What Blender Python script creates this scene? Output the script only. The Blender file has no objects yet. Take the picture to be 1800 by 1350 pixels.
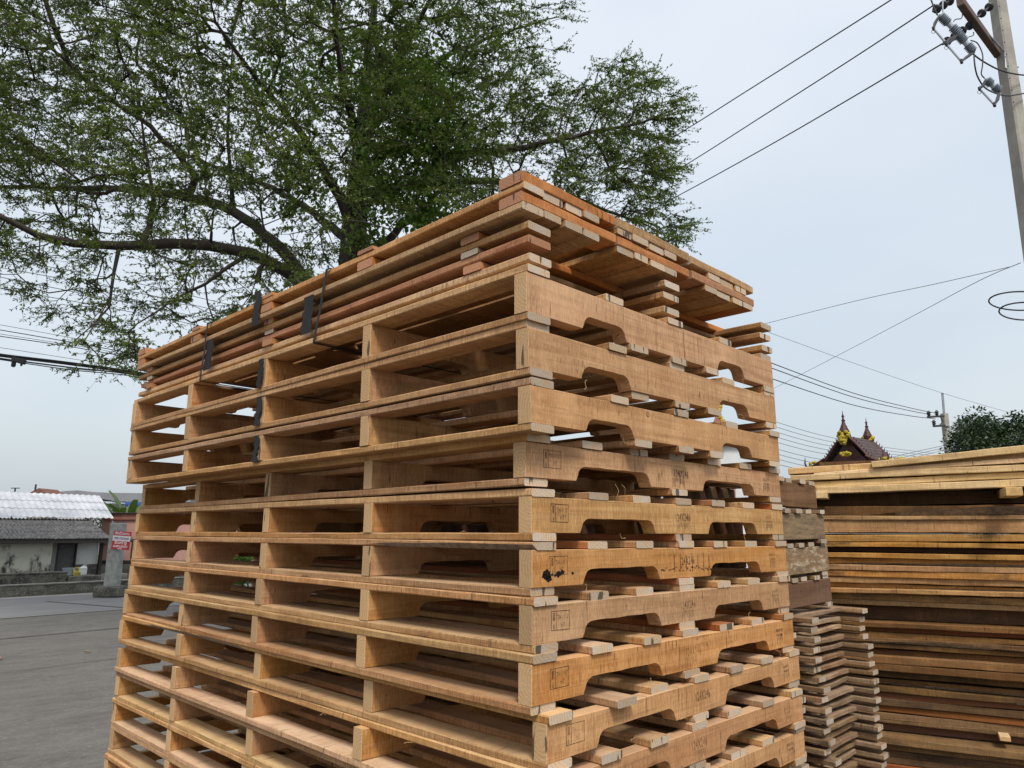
import bpy, math, random
import numpy as np
from mathutils import Vector, Matrix
R = math.radians
SC = bpy.context.scene
COL = SC.collection
G = 1.88                                   # height of the stack frame's zero above the ground
# ------------------------------------------------------------------ camera
CAMP = Vector((-1.170, -1.0915, -0.0843 + G))
YAW, PIT, ROLL = R(45.399), R(11.548), R(0.177)
FPX = 1281.6                               # focal length in pixels of the 1800 px photograph
Fw = Vector((math.sin(YAW) * math.cos(PIT), math.cos(YAW) * math.cos(PIT), math.sin(PIT)))
R0 = Vector((math.cos(YAW), -math.sin(YAW), 0)); U0 = R0.cross(Fw)
Rt = R0 * math.cos(ROLL) + U0 * math.sin(ROLL); Up = -R0 * math.sin(ROLL) + U0 * math.cos(ROLL)
cd = bpy.data.cameras.new('camera'); cam = bpy.data.objects.new('camera', cd); COL.objects.link(cam)
m = Matrix((Rt, Up, -Fw)).transposed().to_4x4(); m.translation = CAMP; cam.matrix_world = m
cd.sensor_width = 36; cd.lens = 36 * FPX / 1800; cd.clip_start = 0.05; cd.clip_end = 2000
SC.camera = cam
# ------------------------------------------------------------------ light
SUN_EL, SUN_AZ = 52, 215                   # degrees; azimuth measured from +Y towards +X
w = bpy.data.worlds.new('World'); SC.world = w; w.use_nodes = True
nt = w.node_tree; nt.nodes.clear()
def nd(nt, t, **k):
    n = nt.nodes.new(t)
    for a, b in k.items(): setattr(n, a, b)
    return n
out = nd(nt, 'ShaderNodeOutputWorld'); add = nd(nt, 'ShaderNodeAddShader')
sky = nd(nt, 'ShaderNodeTexSky', sky_type='NISHITA', sun_disc=False, sun_elevation=R(SUN_EL), sun_rotation=R(SUN_AZ), dust_density=5.0, air_density=1.2)
b1 = nd(nt, 'ShaderNodeBackground'); b1.inputs[1].default_value = 0.05
b2 = nd(nt, 'ShaderNodeBackground'); b2.inputs[1].default_value = 1.0
tc = nd(nt, 'ShaderNodeTexCoord'); sep = nd(nt, 'ShaderNodeSeparateXYZ')
mp = nd(nt, 'ShaderNodeMapping'); mp.inputs['Scale'].default_value = (1.0, 1.0, 2.2)
no = nd(nt, 'ShaderNodeTexNoise'); no.inputs['Scale'].default_value = 1.6; no.inputs['Detail'].default_value = 4
ramp = nd(nt, 'ShaderNodeValToRGB')
ramp.color_ramp.elements[0].position = 0.0; ramp.color_ramp.elements[0].color = (.495, .555, .597, 1)
ramp.color_ramp.elements[1].position = 0.62; ramp.color_ramp.elements[1].color = (.785, .815, .85, 1)
mx = nd(nt, 'ShaderNodeMix', data_type='RGBA', blend_type='MULTIPLY'); mx.inputs[0].default_value = 1.0
r2 = nd(nt, 'ShaderNodeValToRGB')
r2.color_ramp.elements[0].position = 0.3; r2.color_ramp.elements[0].color = (.88, .91, .935, 1)
r2.color_ramp.elements[1].position = 0.7; r2.color_ramp.elements[1].color = (1.07, 1.05, 1.035, 1)
L = nt.links.new
L(tc.outputs['Generated'], sep.inputs[0]); L(sep.outputs['Z'], ramp.inputs[0])
L(tc.outputs['Generated'], mp.inputs[0]); L(mp.outputs[0], no.inputs['Vector']); L(no.outputs[0], r2.inputs[0])
L(ramp.outputs[0], mx.inputs[6]); L(r2.outputs[0], mx.inputs[7]); L(mx.outputs[2], b2.inputs[0])
L(sky.outputs[0], b1.inputs[0]); L(b1.outputs[0], add.inputs[0]); L(b2.outputs[0], add.inputs[1]); L(add.outputs[0], out.inputs[0])
sd = bpy.data.lights.new('sun', 'SUN'); sd.energy = 2.9; sd.angle = R(14); sd.color = (1, .94, .86)
so = bpy.data.objects.new('sun', sd); COL.objects.link(so)
sdir = Vector((math.sin(R(SUN_AZ)) * math.cos(R(SUN_EL)), math.cos(R(SUN_AZ)) * math.cos(R(SUN_EL)), math.sin(R(SUN_EL))))
so.rotation_euler = sdir.to_track_quat('Z', 'Y').to_euler(); so.location = (0, 0, 30)
SC.view_settings.view_transform = 'Standard'; SC.view_settings.look = 'None'
SC.view_settings.exposure = 0.0; SC.view_settings.gamma = 1
SC.render.engine = 'CYCLES'
# ------------------------------------------------------------------ helpers
Fh = Vector((math.sin(YAW), math.cos(YAW), 0)); Rh = Vector((math.cos(YAW), -math.sin(YAW), 0))
def ray(px, py): return Fw + Rt * ((px - 900) / FPX) - Up * ((py - 675) / FPX)
def at(px, py, D):                          # world point seen at a photo pixel, D metres ahead of the camera
    d = ray(px, py); return CAMP + d * (D / d.dot(Fh))
def gnd(px, D, z=0.0):                      # point at a column of the photo, D metres ahead, at height z
    p = at(px, 937, D); return Vector((p.x, p.y, z))
def onplane(px, py, P, n):
    d = ray(px, py); return CAMP + d * ((P - CAMP).dot(n) / d.dot(n))
def tag(o, label=None, cat=None, group=None, kind=None):
    if label: o['label'] = label
    if cat: o['category'] = cat
    if group: o['group'] = group
    if kind: o['kind'] = kind
    return o
def empty(name, loc, label, cat, group=None, rot=(0, 0, 0)):
    o = bpy.data.objects.new(name, None); COL.objects.link(o); o.location = loc; o.rotation_euler = rot
    o.empty_display_size = .1
    return tag(o, label, cat, group)
def mesh(name, vs, fs, mats, mi=None, smooth=False):
    me = bpy.data.meshes.new(name); me.from_pydata([tuple(v) for v in vs], [], fs)
    for mm in (mats if isinstance(mats, (list, tuple)) else [mats]): me.materials.append(mm)
    if mi is not None: me.polygons.foreach_set('material_index', mi)
    if smooth: me.polygons.foreach_set('use_smooth', [True] * len(me.polygons))
    me.update(); return me
def link(name, me, parent=None, loc=(0, 0, 0), rot=(0, 0, 0)):
    o = bpy.data.objects.new(name, me); COL.objects.link(o); o.parent = parent; o.location = loc; o.rotation_euler = rot
    return o
class MB:                                   # mesh collector
    def __init__(s): s.v = []; s.f = []; s.m = []
    def addm(s, vs, fs, mi=0):
        b = len(s.v); s.v += [tuple(v) for v in vs]; s.f += [tuple(b + i for i in f) for f in fs]; s.m += [mi] * len(fs); return s
    def box(s, c, sz, rz=0, mi=0, bev=0.0, M=None):
        x, y, z = sz[0] / 2, sz[1] / 2, sz[2] / 2; b = min(bev, x * .9, y * .9, z * .9)
        if M is None: M = Matrix.Translation(Vector(c)) @ Matrix.Rotation(rz, 4, 'Z')
        if b <= 0:
            vs = [(i * x, j * y, k * z) for i in (-1, 1) for j in (-1, 1) for k in (-1, 1)]
            fs = [(0, 1, 3, 2), (4, 6, 7, 5), (0, 4, 5, 1), (2, 3, 7, 6), (0, 2, 6, 4), (1, 5, 7, 3)]
        else:
            vs = []; ix = {}
            for i in (-1, 1):
                for j in (-1, 1):
                    for k in (-1, 1):
                        for a in range(3):
                            q = [i * x, j * y, k * z]
                            for t in range(3):
                                if t != a: q[t] -= (i, j, k)[t] * b
                            ix[(i, j, k, a)] = len(vs); vs.append(tuple(q))
            g = lambda *a: ix[a]; fs = []
            for a in range(3):
                o = [t for t in range(3) if t != a]
                for sg in (-1, 1):
                    q = []
                    for (u, v_) in ((-1, -1), (1, -1), (1, 1), (-1, 1)):
                        c3 = [0, 0, 0]; c3[a] = sg; c3[o[0]] = u; c3[o[1]] = v_; q.append(g(*c3, a))
                    fs.append(tuple(q))
                for u in (-1, 1):
                    for v_ in (-1, 1):
                        c1 = [0, 0, 0]; c1[a] = -1; c1[o[0]] = u; c1[o[1]] = v_; c2 = list(c1); c2[a] = 1
                        fs.append((g(*c1, o[0]), g(*c2, o[0]), g(*c2, o[1]), g(*c1, o[1])))
            for i in (-1, 1):
                for j in (-1, 1):
                    for k in (-1, 1): fs.append((g(i, j, k, 0), g(i, j, k, 1), g(i, j, k, 2)))
        return s.addm([M @ Vector(v) for v in vs], fs, mi)
    def tube(s, pts, rad, n=8, mi=0, cap=True):
        pts = [Vector(p) for p in pts]; rad = rad if isinstance(rad, (list, tuple)) else [rad] * len(pts)
        vs = []; fs = []
        d0 = (pts[1] - pts[0]).normalized(); u = d0.orthogonal().normalized()
        for i, p in enumerate(pts):
            d = (pts[min(i + 1, len(pts) - 1)] - pts[max(i - 1, 0)]).normalized()
            u = (u - d * u.dot(d)); u = u.normalized() if u.length > 1e-6 else d.orthogonal().normalized()
            v_ = d.cross(u)
            for k in range(n):
                a = 2 * math.pi * k / n; vs.append(p + (u * math.cos(a) + v_ * math.sin(a)) * rad[i])
        for i in range(len(pts) - 1):
            for k in range(n): fs.append((i * n + k, i * n + (k + 1) % n, (i + 1) * n + (k + 1) % n, (i + 1) * n + k))
        if cap: fs += [tuple(range(n))[::-1], tuple(range((len(pts) - 1) * n, len(pts) * n))]
        return s.addm(vs, fs, mi)
    def lathe(s, prof, M=None, n=16, mi=0):
        M = M or Matrix(); vs = []; fs = []
        for r_, z_ in prof:
            for k in range(n):
                a = 2 * math.pi * k / n; vs.append(M @ Vector((r_ * math.cos(a), r_ * math.sin(a), z_)))
        for i in range(len(prof) - 1):
            for k in range(n): fs.append((i * n + k, i * n + (k + 1) % n, (i + 1) * n + (k + 1) % n, (i + 1) * n + k))
        fs += [tuple(range(n))[::-1], tuple(range((len(prof) - 1) * n, len(prof) * n))]
        return s.addm(vs, fs, mi)
    def poly(s, outline, t0, t1, f, mi=0):    # extrude a 2-D outline; f(u, v, t) -> point
        n = len(outline); vs = [f(u, v, t0) for u, v in outline] + [f(u, v, t1) for u, v in outline]
        fs = [tuple(range(n))[::-1], tuple(range(n, 2 * n))] + [(i, (i + 1) % n, n + (i + 1) % n, n + i) for i in range(n)]
        return s.addm(vs, fs, mi)
    def build(s, name, mats, parent=None, loc=(0, 0, 0), rot=(0, 0, 0), smooth=False):
        return link(name, mesh(name, s.v, s.f, mats, s.m, smooth), parent, loc, rot)
# ------------------------------------------------------------------ materials
def mat(name, rough=.8):
    mm = bpy.data.materials.new(name); mm.use_nodes = True; t = mm.node_tree; t.nodes.clear()
    o = nd(t, 'ShaderNodeOutputMaterial'); b = nd(t, 'ShaderNodeBsdfPrincipled'); b.inputs['Roughness'].default_value = rough
    t.links.new(b.outputs[0], o.inputs[0]); return mm, t, b
def math_(t, op, a, b=None, c=None, clamp=False):
    n = nd(t, 'ShaderNodeMath', operation=op, use_clamp=clamp)
    for i, x in enumerate((a, b, c)):
        if x is None: continue
        if isinstance(x, (int, float)): n.inputs[i].default_value = x
        else: t.links.new(x, n.inputs[i])
    return n.outputs[0]
def mixc(t, f, a, b, bt='MIX'):
    n = nd(t, 'ShaderNodeMix', data_type='RGBA', blend_type=bt)
    for i, x in ((0, f), (6, a), (7, b)):
        if isinstance(x, (int, float)): n.inputs[i].default_value = x
        elif isinstance(x, tuple): n.inputs[i].default_value = (*x, 1) if len(x) == 3 else x
        else: t.links.new(x, n.inputs[i])
    return n.outputs[2]
def noise(t, vec, sc, det=3, rough=.5, dist=0, scale=1.0):
    mp_ = nd(t, 'ShaderNodeMapping'); mp_.inputs['Scale'].default_value = sc if isinstance(sc, tuple) else (sc,) * 3
    n = nd(t, 'ShaderNodeTexNoise'); n.inputs['Scale'].default_value = scale; n.inputs['Detail'].default_value = det
    n.inputs['Roughness'].default_value = rough; n.inputs['Distortion'].default_value = dist
    t.links.new(vec, mp_.inputs[0]); t.links.new(mp_.outputs[0], n.inputs['Vector']); return n.outputs[0]
def mr(t, v, a, b, c=0.0, d=1.0):
    n = nd(t, 'ShaderNodeMapRange', clamp=True)
    n.inputs[1].default_value = a; n.inputs[2].default_value = b; n.inputs[3].default_value = c; n.inputs[4].default_value = d
    t.links.new(v, n.inputs[0]); return n.outputs[0]
def objvec(t, rnd=True):
    tcn = nd(t, 'ShaderNodeTexCoord'); oi = nd(t, 'ShaderNodeObjectInfo')
    if not rnd: return tcn.outputs['Object'], oi.outputs['Random']
    cx = nd(t, 'ShaderNodeCombineXYZ')
    t.links.new(math_(t, 'MULTIPLY', oi.outputs['Random'], 37.0), cx.inputs[0])
    t.links.new(math_(t, 'MULTIPLY', oi.outputs['Random'], 91.0), cx.inputs[1])
    t.links.new(math_(t, 'MULTIPLY', oi.outputs['Random'], 53.0), cx.inputs[2])
    va = nd(t, 'ShaderNodeVectorMath', operation='ADD'); t.links.new(tcn.outputs['Object'], va.inputs[0]); t.links.new(cx.outputs[0], va.inputs[1])
    return va.outputs[0], oi.outputs['Random']
def rnd2(t, r, k):                            # another random number out of the object's random
    return math_(t, 'FRACT', math_(t, 'MULTIPLY', r, k))
def bump(t, b, h, st=.4, dist=.002):
    n = nd(t, 'ShaderNodeBump'); n.inputs['Strength'].default_value = st; n.inputs['Distance'].default_value = dist
    t.links.new(h, n.inputs['Height']); t.links.new(n.outputs[0], b.inputs['Normal'])
def wood(name, c1, c2, c3, dark=.35, saw=.5, stain=.0, vary=.3, redp=.12, red=(.42, .14, .055), knots=1.0, pale=1.0, dkp=0.0):
    mm, t, b = mat(name, .78); v, r = objvec(t)
    g = noise(t, v, (2.2, 45, 45), 5, .62, .6); g2 = noise(t, v, (1.3, 9, 9), 3, .5, .8)
    c = mixc(t, mr(t, g, .3, .7), c1, c2); c = mixc(t, mr(t, g2, .45, .75), c, c3)
    # fine growth lines
    gl = noise(t, v, (3.5, 190, 190), 2, .5, .3); c = mixc(t, mr(t, gl, .5, .72, 0, .35), c, tuple(x * .5 for x in c1), 'MIX')
    # broad darker figure running with the grain
    fg = noise(t, v, (1.1, 13, 13), 6, .68, 2.2); c = mixc(t, mr(t, fg, .50, .64, 0, .6), c, tuple(x * .55 for x in c3)); c = mixc(t, mr(t, fg, .30, .44, .35, 0), c, tuple(min(1, x * 1.18) for x in c2))
    # knots
    mpk = nd(t, 'ShaderNodeMapping'); mpk.inputs['Scale'].default_value = (1.7, 5.5, 5.5); t.links.new(v, mpk.inputs[0])
    vo = nd(t, 'ShaderNodeTexVoronoi'); vo.inputs['Scale'].default_value = 1.0; t.links.new(mpk.outputs[0], vo.inputs['Vector'])
    kd = math_(t, 'ADD', vo.outputs['Distance'], math_(t, 'MULTIPLY', noise(t, v, (18, 60, 60), 3), .06))
    kn = mr(t, kd, .05, .085, 1, 0); halo = mr(t, kd, .08, .19, 1, 0)
    c = mixc(t, math_(t, 'MULTIPLY', halo, .35 * knots), c, tuple(x * .5 for x in c3)); c = mixc(t, math_(t, 'MULTIPLY', kn, .85 * knots), c, (.05, .025, .012))
    # rough saw marks across the board and thin dark ticks
    s1 = noise(t, v, (150, 2.5, 2.5), 4, .75); s2 = noise(t, v, (480, 60, 60), 2, .6)
    c = mixc(t, mr(t, s1, .40, .66, 0, saw * .75), c, tuple(x * .48 for x in c1)); c = mixc(t, mr(t, s2, .52, .68, 0, saw * .75), c, tuple(min(1, x * 1.35) for x in c2)); c = mixc(t, mr(t, s2, .32, .46, saw * .5, 0), c, tuple(x * .4 for x in c1))
    cr = noise(t, v, (170, 16, 16), 2, .5); crm = math_(t, 'MULTIPLY', mr(t, cr, .685, .72), mr(t, noise(t, v, (6, 6, 6), 2), .46, .56))
    c = mixc(t, math_(t, 'MULTIPLY', crm, .8), c, (.05, .028, .016))
    # fungal specks and grey water stain
    sp = noise(t, v, 70, 3, .6); spm = math_(t, 'MULTIPLY', mr(t, sp, .66, .74), mr(t, noise(t, v, 4.5, 2), .5, .62))
    c = mixc(t, math_(t, 'MULTIPLY', spm, .75), c, (.035, .028, .022))
    if stain > 0:
        st = noise(t, v, (2.5, 8, 8), 5, .7); c = mixc(t, mr(t, st, .62 - stain * .3, .72 - stain * .2, 0, .8), c, (.06, .038, .022))
    ge = nd(t, 'ShaderNodeNewGeometry'); sn = nd(t, 'ShaderNodeSeparateXYZ'); t.links.new(ge.outputs['True Normal'], sn.inputs[0])
    up_pale = math_(t, 'MULTIPLY', mr(t, sn.outputs['Z'], .6, .9), mr(t, noise(t, v, (3, 22, 22), 4, .6), .3, .6, .25, .75))
    c = mixc(t, math_(t, 'MULTIPLY', up_pale, pale), c, tuple(min(1, q * w_) for q, w_ in zip(c2, (1.12, 1.27, 1.52))))  # paler tint on upward-facing wood
    pt = noise(t, v, (9, 3, 3), 3, .6); c = mixc(t, mr(t, pt, .52, .66, 0, .35), c, tuple(x * .62 for x in c3)); c = mixc(t, mr(t, pt, .34, .46, .3, 0), c, tuple(min(1, x * 1.2) for x in c2))
    tk = noise(t, v, (75, 7, 7), 3, .6); c = mixc(t, math_(t, 'MULTIPLY', mr(t, tk, .64, .70, 0, .75), mr(t, noise(t, v, (3.3, 5, 5), 2), .42, .54)), c, (.10, .052, .026))
    # each board its own tone
    isr = math_(t, 'GREATER_THAN', rnd2(t, r, 17.31), 1 - redp); c = mixc(t, math_(t, 'MULTIPLY', isr, .65), c, red)
    isd = math_(t, 'GREATER_THAN', rnd2(t, r, 41.7), .80); c = mixc(t, math_(t, 'MULTIPLY', isd, dkp), c, (.70, .66, .64), 'MULTIPLY')
    hs = nd(t, 'ShaderNodeHueSaturation'); t.links.new(c, hs.inputs['Color'])
    t.links.new(mr(t, rnd2(t, r, 7.7), 0, 1, .494, .507), hs.inputs['Hue']); t.links.new(mr(t, rnd2(t, r, 29.3), 0, 1, .9, 1.12), hs.inputs['Saturation'])
    t.links.new(mr(t, rnd2(t, r, 13.9), 0, 1, 1 - vary, 1 + vary * .55), hs.inputs['Value'])
    t.links.new(hs.outputs[0], b.inputs['Base Color'])
    h = math_(t, 'ADD', math_(t, 'MULTIPLY', s1, .8), math_(t, 'ADD', math_(t, 'MULTIPLY', g, .6), math_(t, 'MULTIPLY', s2, .5)))
    h = math_(t, 'SUBTRACT', h, math_(t, 'MULTIPLY', crm, 1.0)); bump(t, b, h, .75, .0026)
    b.inputs['Specular IOR Level'].default_value = .2
    return mm
def endgrain(name, c1, c2, grey=(.40, .35, .29)):
    mm, t, b = mat(name, .85); v, r = objvec(t)
    wv = nd(t, 'ShaderNodeTexWave', wave_type='RINGS', rings_direction='X'); wv.inputs['Scale'].default_value = 38; wv.inputs['Distortion'].default_value = 3.5
    tcn = nd(t, 'ShaderNodeTexCoord'); va = nd(t, 'ShaderNodeVectorMath', operation='ADD')
    cx = nd(t, 'ShaderNodeCombineXYZ'); t.links.new(math_(t, 'MULTIPLY_ADD', r, .12, -.02), cx.inputs[1]); t.links.new(math_(t, 'MULTIPLY_ADD', rnd2(t, r, 5.3), -.1, -.01), cx.inputs[2])
    t.links.new(tcn.outputs['Object'], va.inputs[0]); t.links.new(cx.outputs[0], va.inputs[1]); t.links.new(va.outputs[0], wv.inputs['Vector'])
    c = mixc(t, wv.outputs['Fac'], c1, c2); c = mixc(t, mr(t, noise(t, v, 26, 4, .6), .4, .65, 0, .8), c, grey)
    # a check running through the thickness
    cr = noise(t, v, (3, 48, 9), 2, .3); c = mixc(t, mr(t, cr, .655, .68, 0, .85), c, (.03, .02, .012))
    hs = nd(t, 'ShaderNodeHueSaturation'); t.links.new(c, hs.inputs['Color']); t.links.new(mr(t, rnd2(t, r, 13.9), 0, 1, .72, 1.14), hs.inputs['Value'])
    t.links.new(hs.outputs[0], b.inputs['Base Color']); bump(t, b, noise(t, v, 160, 3), .5, .002); return mm
W_MAIN = wood('sawn_rubberwood', (.40, .213, .094), (.575, .362, .182), (.48, .245, .096), redp=.07, vary=.24, saw=.66, dkp=.8)
W_STR = wood('sawn_stringer_wood', (.425, .222, .092), (.58, .348, .17), (.48, .235, .088), saw=.5, redp=.0, vary=.1)
W_RED = wood('reddish_sawn_wood', (.42, .185, .075), (.54, .27, .12), (.43, .17, .065), redp=0, vary=.15)
W_PILE = wood('weathered_shaded_pile_wood', (.13, .070, .030), (.25, .14, .058), (.185, .088, .034), stain=.45, pale=.3, vary=.4, redp=.18, red=(.30, .11, .05))  # weathered brown, with the shade on the lower packs painted into the colour
W_FRESH = wood('fresh_yellow_wood', (.58, .38, .18), (.70, .50, .27), (.62, .38, .17), saw=.3, redp=0, vary=.12, knots=.6)
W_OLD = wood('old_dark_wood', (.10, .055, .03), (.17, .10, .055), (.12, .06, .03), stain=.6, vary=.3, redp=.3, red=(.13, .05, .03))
W_GREY = wood('grey_brown_slat_wood', (.22, .135, .075), (.35, .235, .14), (.28, .165, .085), stain=.3, vary=.3, redp=0, pale=.25)
E_MAIN = endgrain('end_grain', (.42, .29, .17), (.52, .38, .24), (.43, .39, .34))
E_STR = endgrain('stringer_end_grain', (.40, .24, .11), (.50, .32, .155), (.47, .31, .16))
E_RED = endgrain('red_end_grain', (.37, .16, .08), (.45, .22, .11), (.38, .20, .12))
E_GREY = endgrain('grey_end_grain', (.34, .265, .18), (.46, .37, .27), (.42, .37, .31))
def plain(name, c, rough=.7, c2=None, sc=8.0, metal=0, bmp=0.2, rn=False, bs=60):
    mm, t, b = mat(name, rough); v, r = objvec(t, rn)
    c2 = c2 or tuple(x * .7 for x in c)
    t.links.new(mixc(t, mr(t, noise(t, v, sc, 5, .6), .35, .68), c, c2), b.inputs['Base Color']); b.inputs['Metallic'].default_value = metal
    if bmp: bump(t, b, noise(t, v, bs, 4), bmp, .004)
    return mm
M_BLACK = plain('black_rubber', (.006, .006, .007), .95, (.016, .016, .018))
M_STRAP = plain('black_strap', (.008, .008, .010), .8, (.02, .02, .024), 14, bmp=.1)
M_CABLE = plain('cable_black', (.015, .017, .022), .55, bmp=0)
M_WIRE = plain('wire_grey', (.10, .13, .15), .5, bmp=0)
M_CONC = plain('pole_concrete', (.36, .34, .30), .9, (.24, .23, .21), 3.5, bmp=.5)
M_INS = plain('grey_insulator', (.22, .26, .31), .35, (.16, .19, .23), 6, bmp=0)
M_STEEL = plain('galvanised_steel', (.33, .36, .40), .5, (.2, .22, .25), 9, metal=.5, bmp=0)
M_DARKMET = plain('dark_fittings', (.03, .032, .036), .5, bmp=0)
M_RUST = plain('rusty_brown_arm', (.085, .055, .045), .8, (.13, .075, .06), 5, bmp=.4)
M_TUBE = plain('grey_fibre_tube', (.42, .47, .53), .4, (.35, .4, .45), bmp=0)
def ink(name, dens, col=(.035, .03, .035)):
    mm = bpy.data.materials.new(name); mm.use_nodes = True; t = mm.node_tree; t.nodes.clear()
    o = nd(t, 'ShaderNodeOutputMaterial'); b = nd(t, 'ShaderNodeBsdfDiffuse'); b.inputs[0].default_value = (*col, 1)
    tr = nd(t, 'ShaderNodeBsdfTransparent'); ms = nd(t, 'ShaderNodeMixShader'); v, r = objvec(t)
    f = math_(t, 'MULTIPLY', mr(t, noise(t, v, (300, 30, 60), 3), .36, .56, .35, 1), mr(t, noise(t, v, 22, 2), .3, .5, .6, 1))
    f = math_(t, 'MULTIPLY', f, mr(t, rnd2(t, r, 3.7), 0, 1, dens * .4, dens * 1.05))
    t.links.new(f, ms.inputs[0]); t.links.new(tr.outputs[0], ms.inputs[1]); t.links.new(b.outputs[0], ms.inputs[2]); t.links.new(ms.outputs[0], o.inputs[0]); return mm
M_INK = ink('stamp_ink', .95); M_SMEAR = ink('smeared_ink', .26, (.10, .075, .06)); M_BLOT = ink('ink_blot', 1.6, (.012, .012, .014))
# ------------------------------------------------------------------ boards
rg = random.Random(5)
M_WANE = plain('bark_edge', (.13, .10, .075), .95, (.30, .215, .14), 45, bmp=.8, bs=120)
def board_mesh(name, Ln, W, T, mats, seed=0, nx=14, jit=.0007, bow=.0, wane=0, notches=None, bev=.0026, wc=None, wside=0):
    """a sawn board along local +X, from x=0, y=0..W, z=0..T; mats = (face wood, end grain)"""
    r = random.Random(seed); vs = []; fs = []; mi = []
    ph = r.random() * 6; w0 = r.random() * Ln * .5 + Ln * .15; ww = Ln * (.07 + .12 * r.random())
    if wc: w0, ww = wc
    wfl = []
    for i in range(nx + 1):
        x = Ln * i / nx; u = i / nx
        zb = bow * math.sin(math.pi * u) + jit * 1.2 * math.sin(ph + 9 * u); yo = bow * .6 * math.sin(math.pi * u + ph)
        dw = wane * max(0, 1 - abs(x - w0) / ww) ** .6 * (1 + .2 * math.sin(40 * u + ph))
        j = lambda: r.uniform(-jit, jit)
        b = bev
        wfl.append(dw > .08)
        # eight-cornered section, the lower front edge may carry wane
        sec = [(b, 0), (W - b, 0), (W, b), (W, T - b), (W - b, T), (b, T), (0, T - b), (0, b)]
        if dw > 1e-5 and wside: sec[1] = (W - b - dw * T * .9, 0); sec[2] = (W, min(T - 2 * b, b + dw * T))
        elif dw > 1e-5: sec[0] = (b + dw * T * .9, 0); sec[7] = (0, min(T - 2 * b, b + dw * T))
        for (y, z) in sec: vs.append((x, y + yo + j(), z + zb + j()))
    for i in range(nx):
        for k in range(8):
            a = i * 8 + k; c = i * 8 + (k + 1) % 8; fs.append((a, a + 8, c + 8, c)); mi.append(2 if (k == (1 if wside else 7) and wfl[i] and wfl[i + 1]) else 0)
    fs.append(tuple(range(8))); mi.append(1); fs.append(tuple(range(nx * 8, nx * 8 + 8))[::-1]); mi.append(1)
    return mesh(name, vs, fs, (*mats, M_WANE), mi)
def stringer_mesh(name, Ln, T, H, nots, mats, seed=0):
    """a notched stringer: along local +X, y 0..T, z 0..H; nots = [(x0, x1, height)]"""
    r = random.Random(seed); pts = [(0, 0)]
    for (a, b, h) in nots:
        rr = h * .8
        a += r.uniform(-.008, .008); b += r.uniform(-.008, .008); h *= r.uniform(.92, 1.06)
        s = h * .38
        pts += [(a, 0)]
        for k in range(7): t = k / 6 * math.pi / 2; pts.append((a + s + rr * (1 - math.cos(t)) * .9 + r.uniform(-.0006, .0006) - (1 - k / 6) * s * .5, h - rr * .8 + rr * .8 * math.sin(t)))
        for k in range(1, 9): u = k / 9; pts.append((a + s + rr * .9 + (b - a - 2 * s - 1.8 * rr) * u, h + r.uniform(-.0008, .0008)))
        for k in range(7): t = math.pi / 2 - k / 6 * math.pi / 2; pts.append((b - s - rr * (1 - math.cos(t)) * .9 + (k / 6) ** 2 * 0 + (1 - (6 - k) / 6) * s * .5, h - rr * .8 + rr * .8 * math.sin(t)))
        pts += [(b, 0)]
    pts += [(Ln, 0), (Ln, H)]
    for k in range(1, 12): pts.append((Ln * (1 - k / 12), H + r.uniform(-.0006, .0006)))
    pts += [(0, H)]
    n = len(pts); b = .0015
    # front face slightly inset for a soft edge
    vs = []
    cx, cz = Ln / 2, H / 2
    for (yy, ins) in ((0, b), (b, 0), (T - b, 0), (T, b)):
        for (x, z) in pts:
            xx = x + (ins if x < .001 else (-ins if x > Ln - .001 else 0)); zz = z - ins * .7 if z > H * .9 else (z + ins * .5 if z < .0005 else z + ins * .4)
            vs.append((xx, yy, zz))
    fs = [tuple(range(n)), tuple(range(3 * n, 4 * n))[::-1]]; mi = [0, 0]
    for q in range(3):
        for i in range(n):
            j = (i + 1) % n; fs.append((q * n + j, q * n + i, (q + 1) * n + i, (q + 1) * n + j))
            xa, xb = pts[i][0], pts[j][0]; mi.append(1 if (abs(xa - xb) < 1e-6 and (xa < .001 or xa > Ln - .001)) else 0)
    return mesh(name, vs, fs, mats, mi)
def bset(name, Ln, W, T, mats, n, bow=.001, wane_p=.25, jit=.0007, nx=14, wside=1):
    out_ = []
    for k in range(n):
        wn = (rg.uniform(.35, .8) if rg.random() < wane_p * .35 else 0)
        out_.append(board_mesh(name, Ln, W * rg.uniform(.97, 1.03), T, mats, rg.randint(0, 9999), nx, jit, rg.uniform(-bow, bow), wn, wside=wside))
    return out_
PL, PW = 2.46, 1.24                        # deck boards run along world Y, stringers along world X
BT = .0178
deck = bset('deck_board', PL, .077, BT, (W_MAIN, E_MAIN), 12, nx=22)
leadb = bset('lead_board', PL, .077, BT, (W_MAIN, E_MAIN), 8, wane_p=.3, nx=22)
NOTW = [(.172, .488, .034), (.745, 1.058, .034)]; NOTN = [(.192, .385, .034), (.846, 1.035, .034)]
wane_lead = board_mesh('lead_board', PL, .077, BT, (W_MAIN, E_MAIN), 77, 30, .0007, .0, .95, wc=(.02, .62), wside=1); wane_low = board_mesh('lead_board', PL, .077, BT, (W_MAIN, E_MAIN), 78, 30, .0007, .0, .8, wc=(1.75, .45), wside=1)
strg = {}
def stringer(H, narrow, k):
    key = (round(H, 3), narrow, k)
    if key not in strg: strg[key] = stringer_mesh('stringer', PW, .04, H, NOTN if narrow else NOTW, (W_STR, E_STR), 11 * k + int(H * 1000))
    return strg[key]
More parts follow.
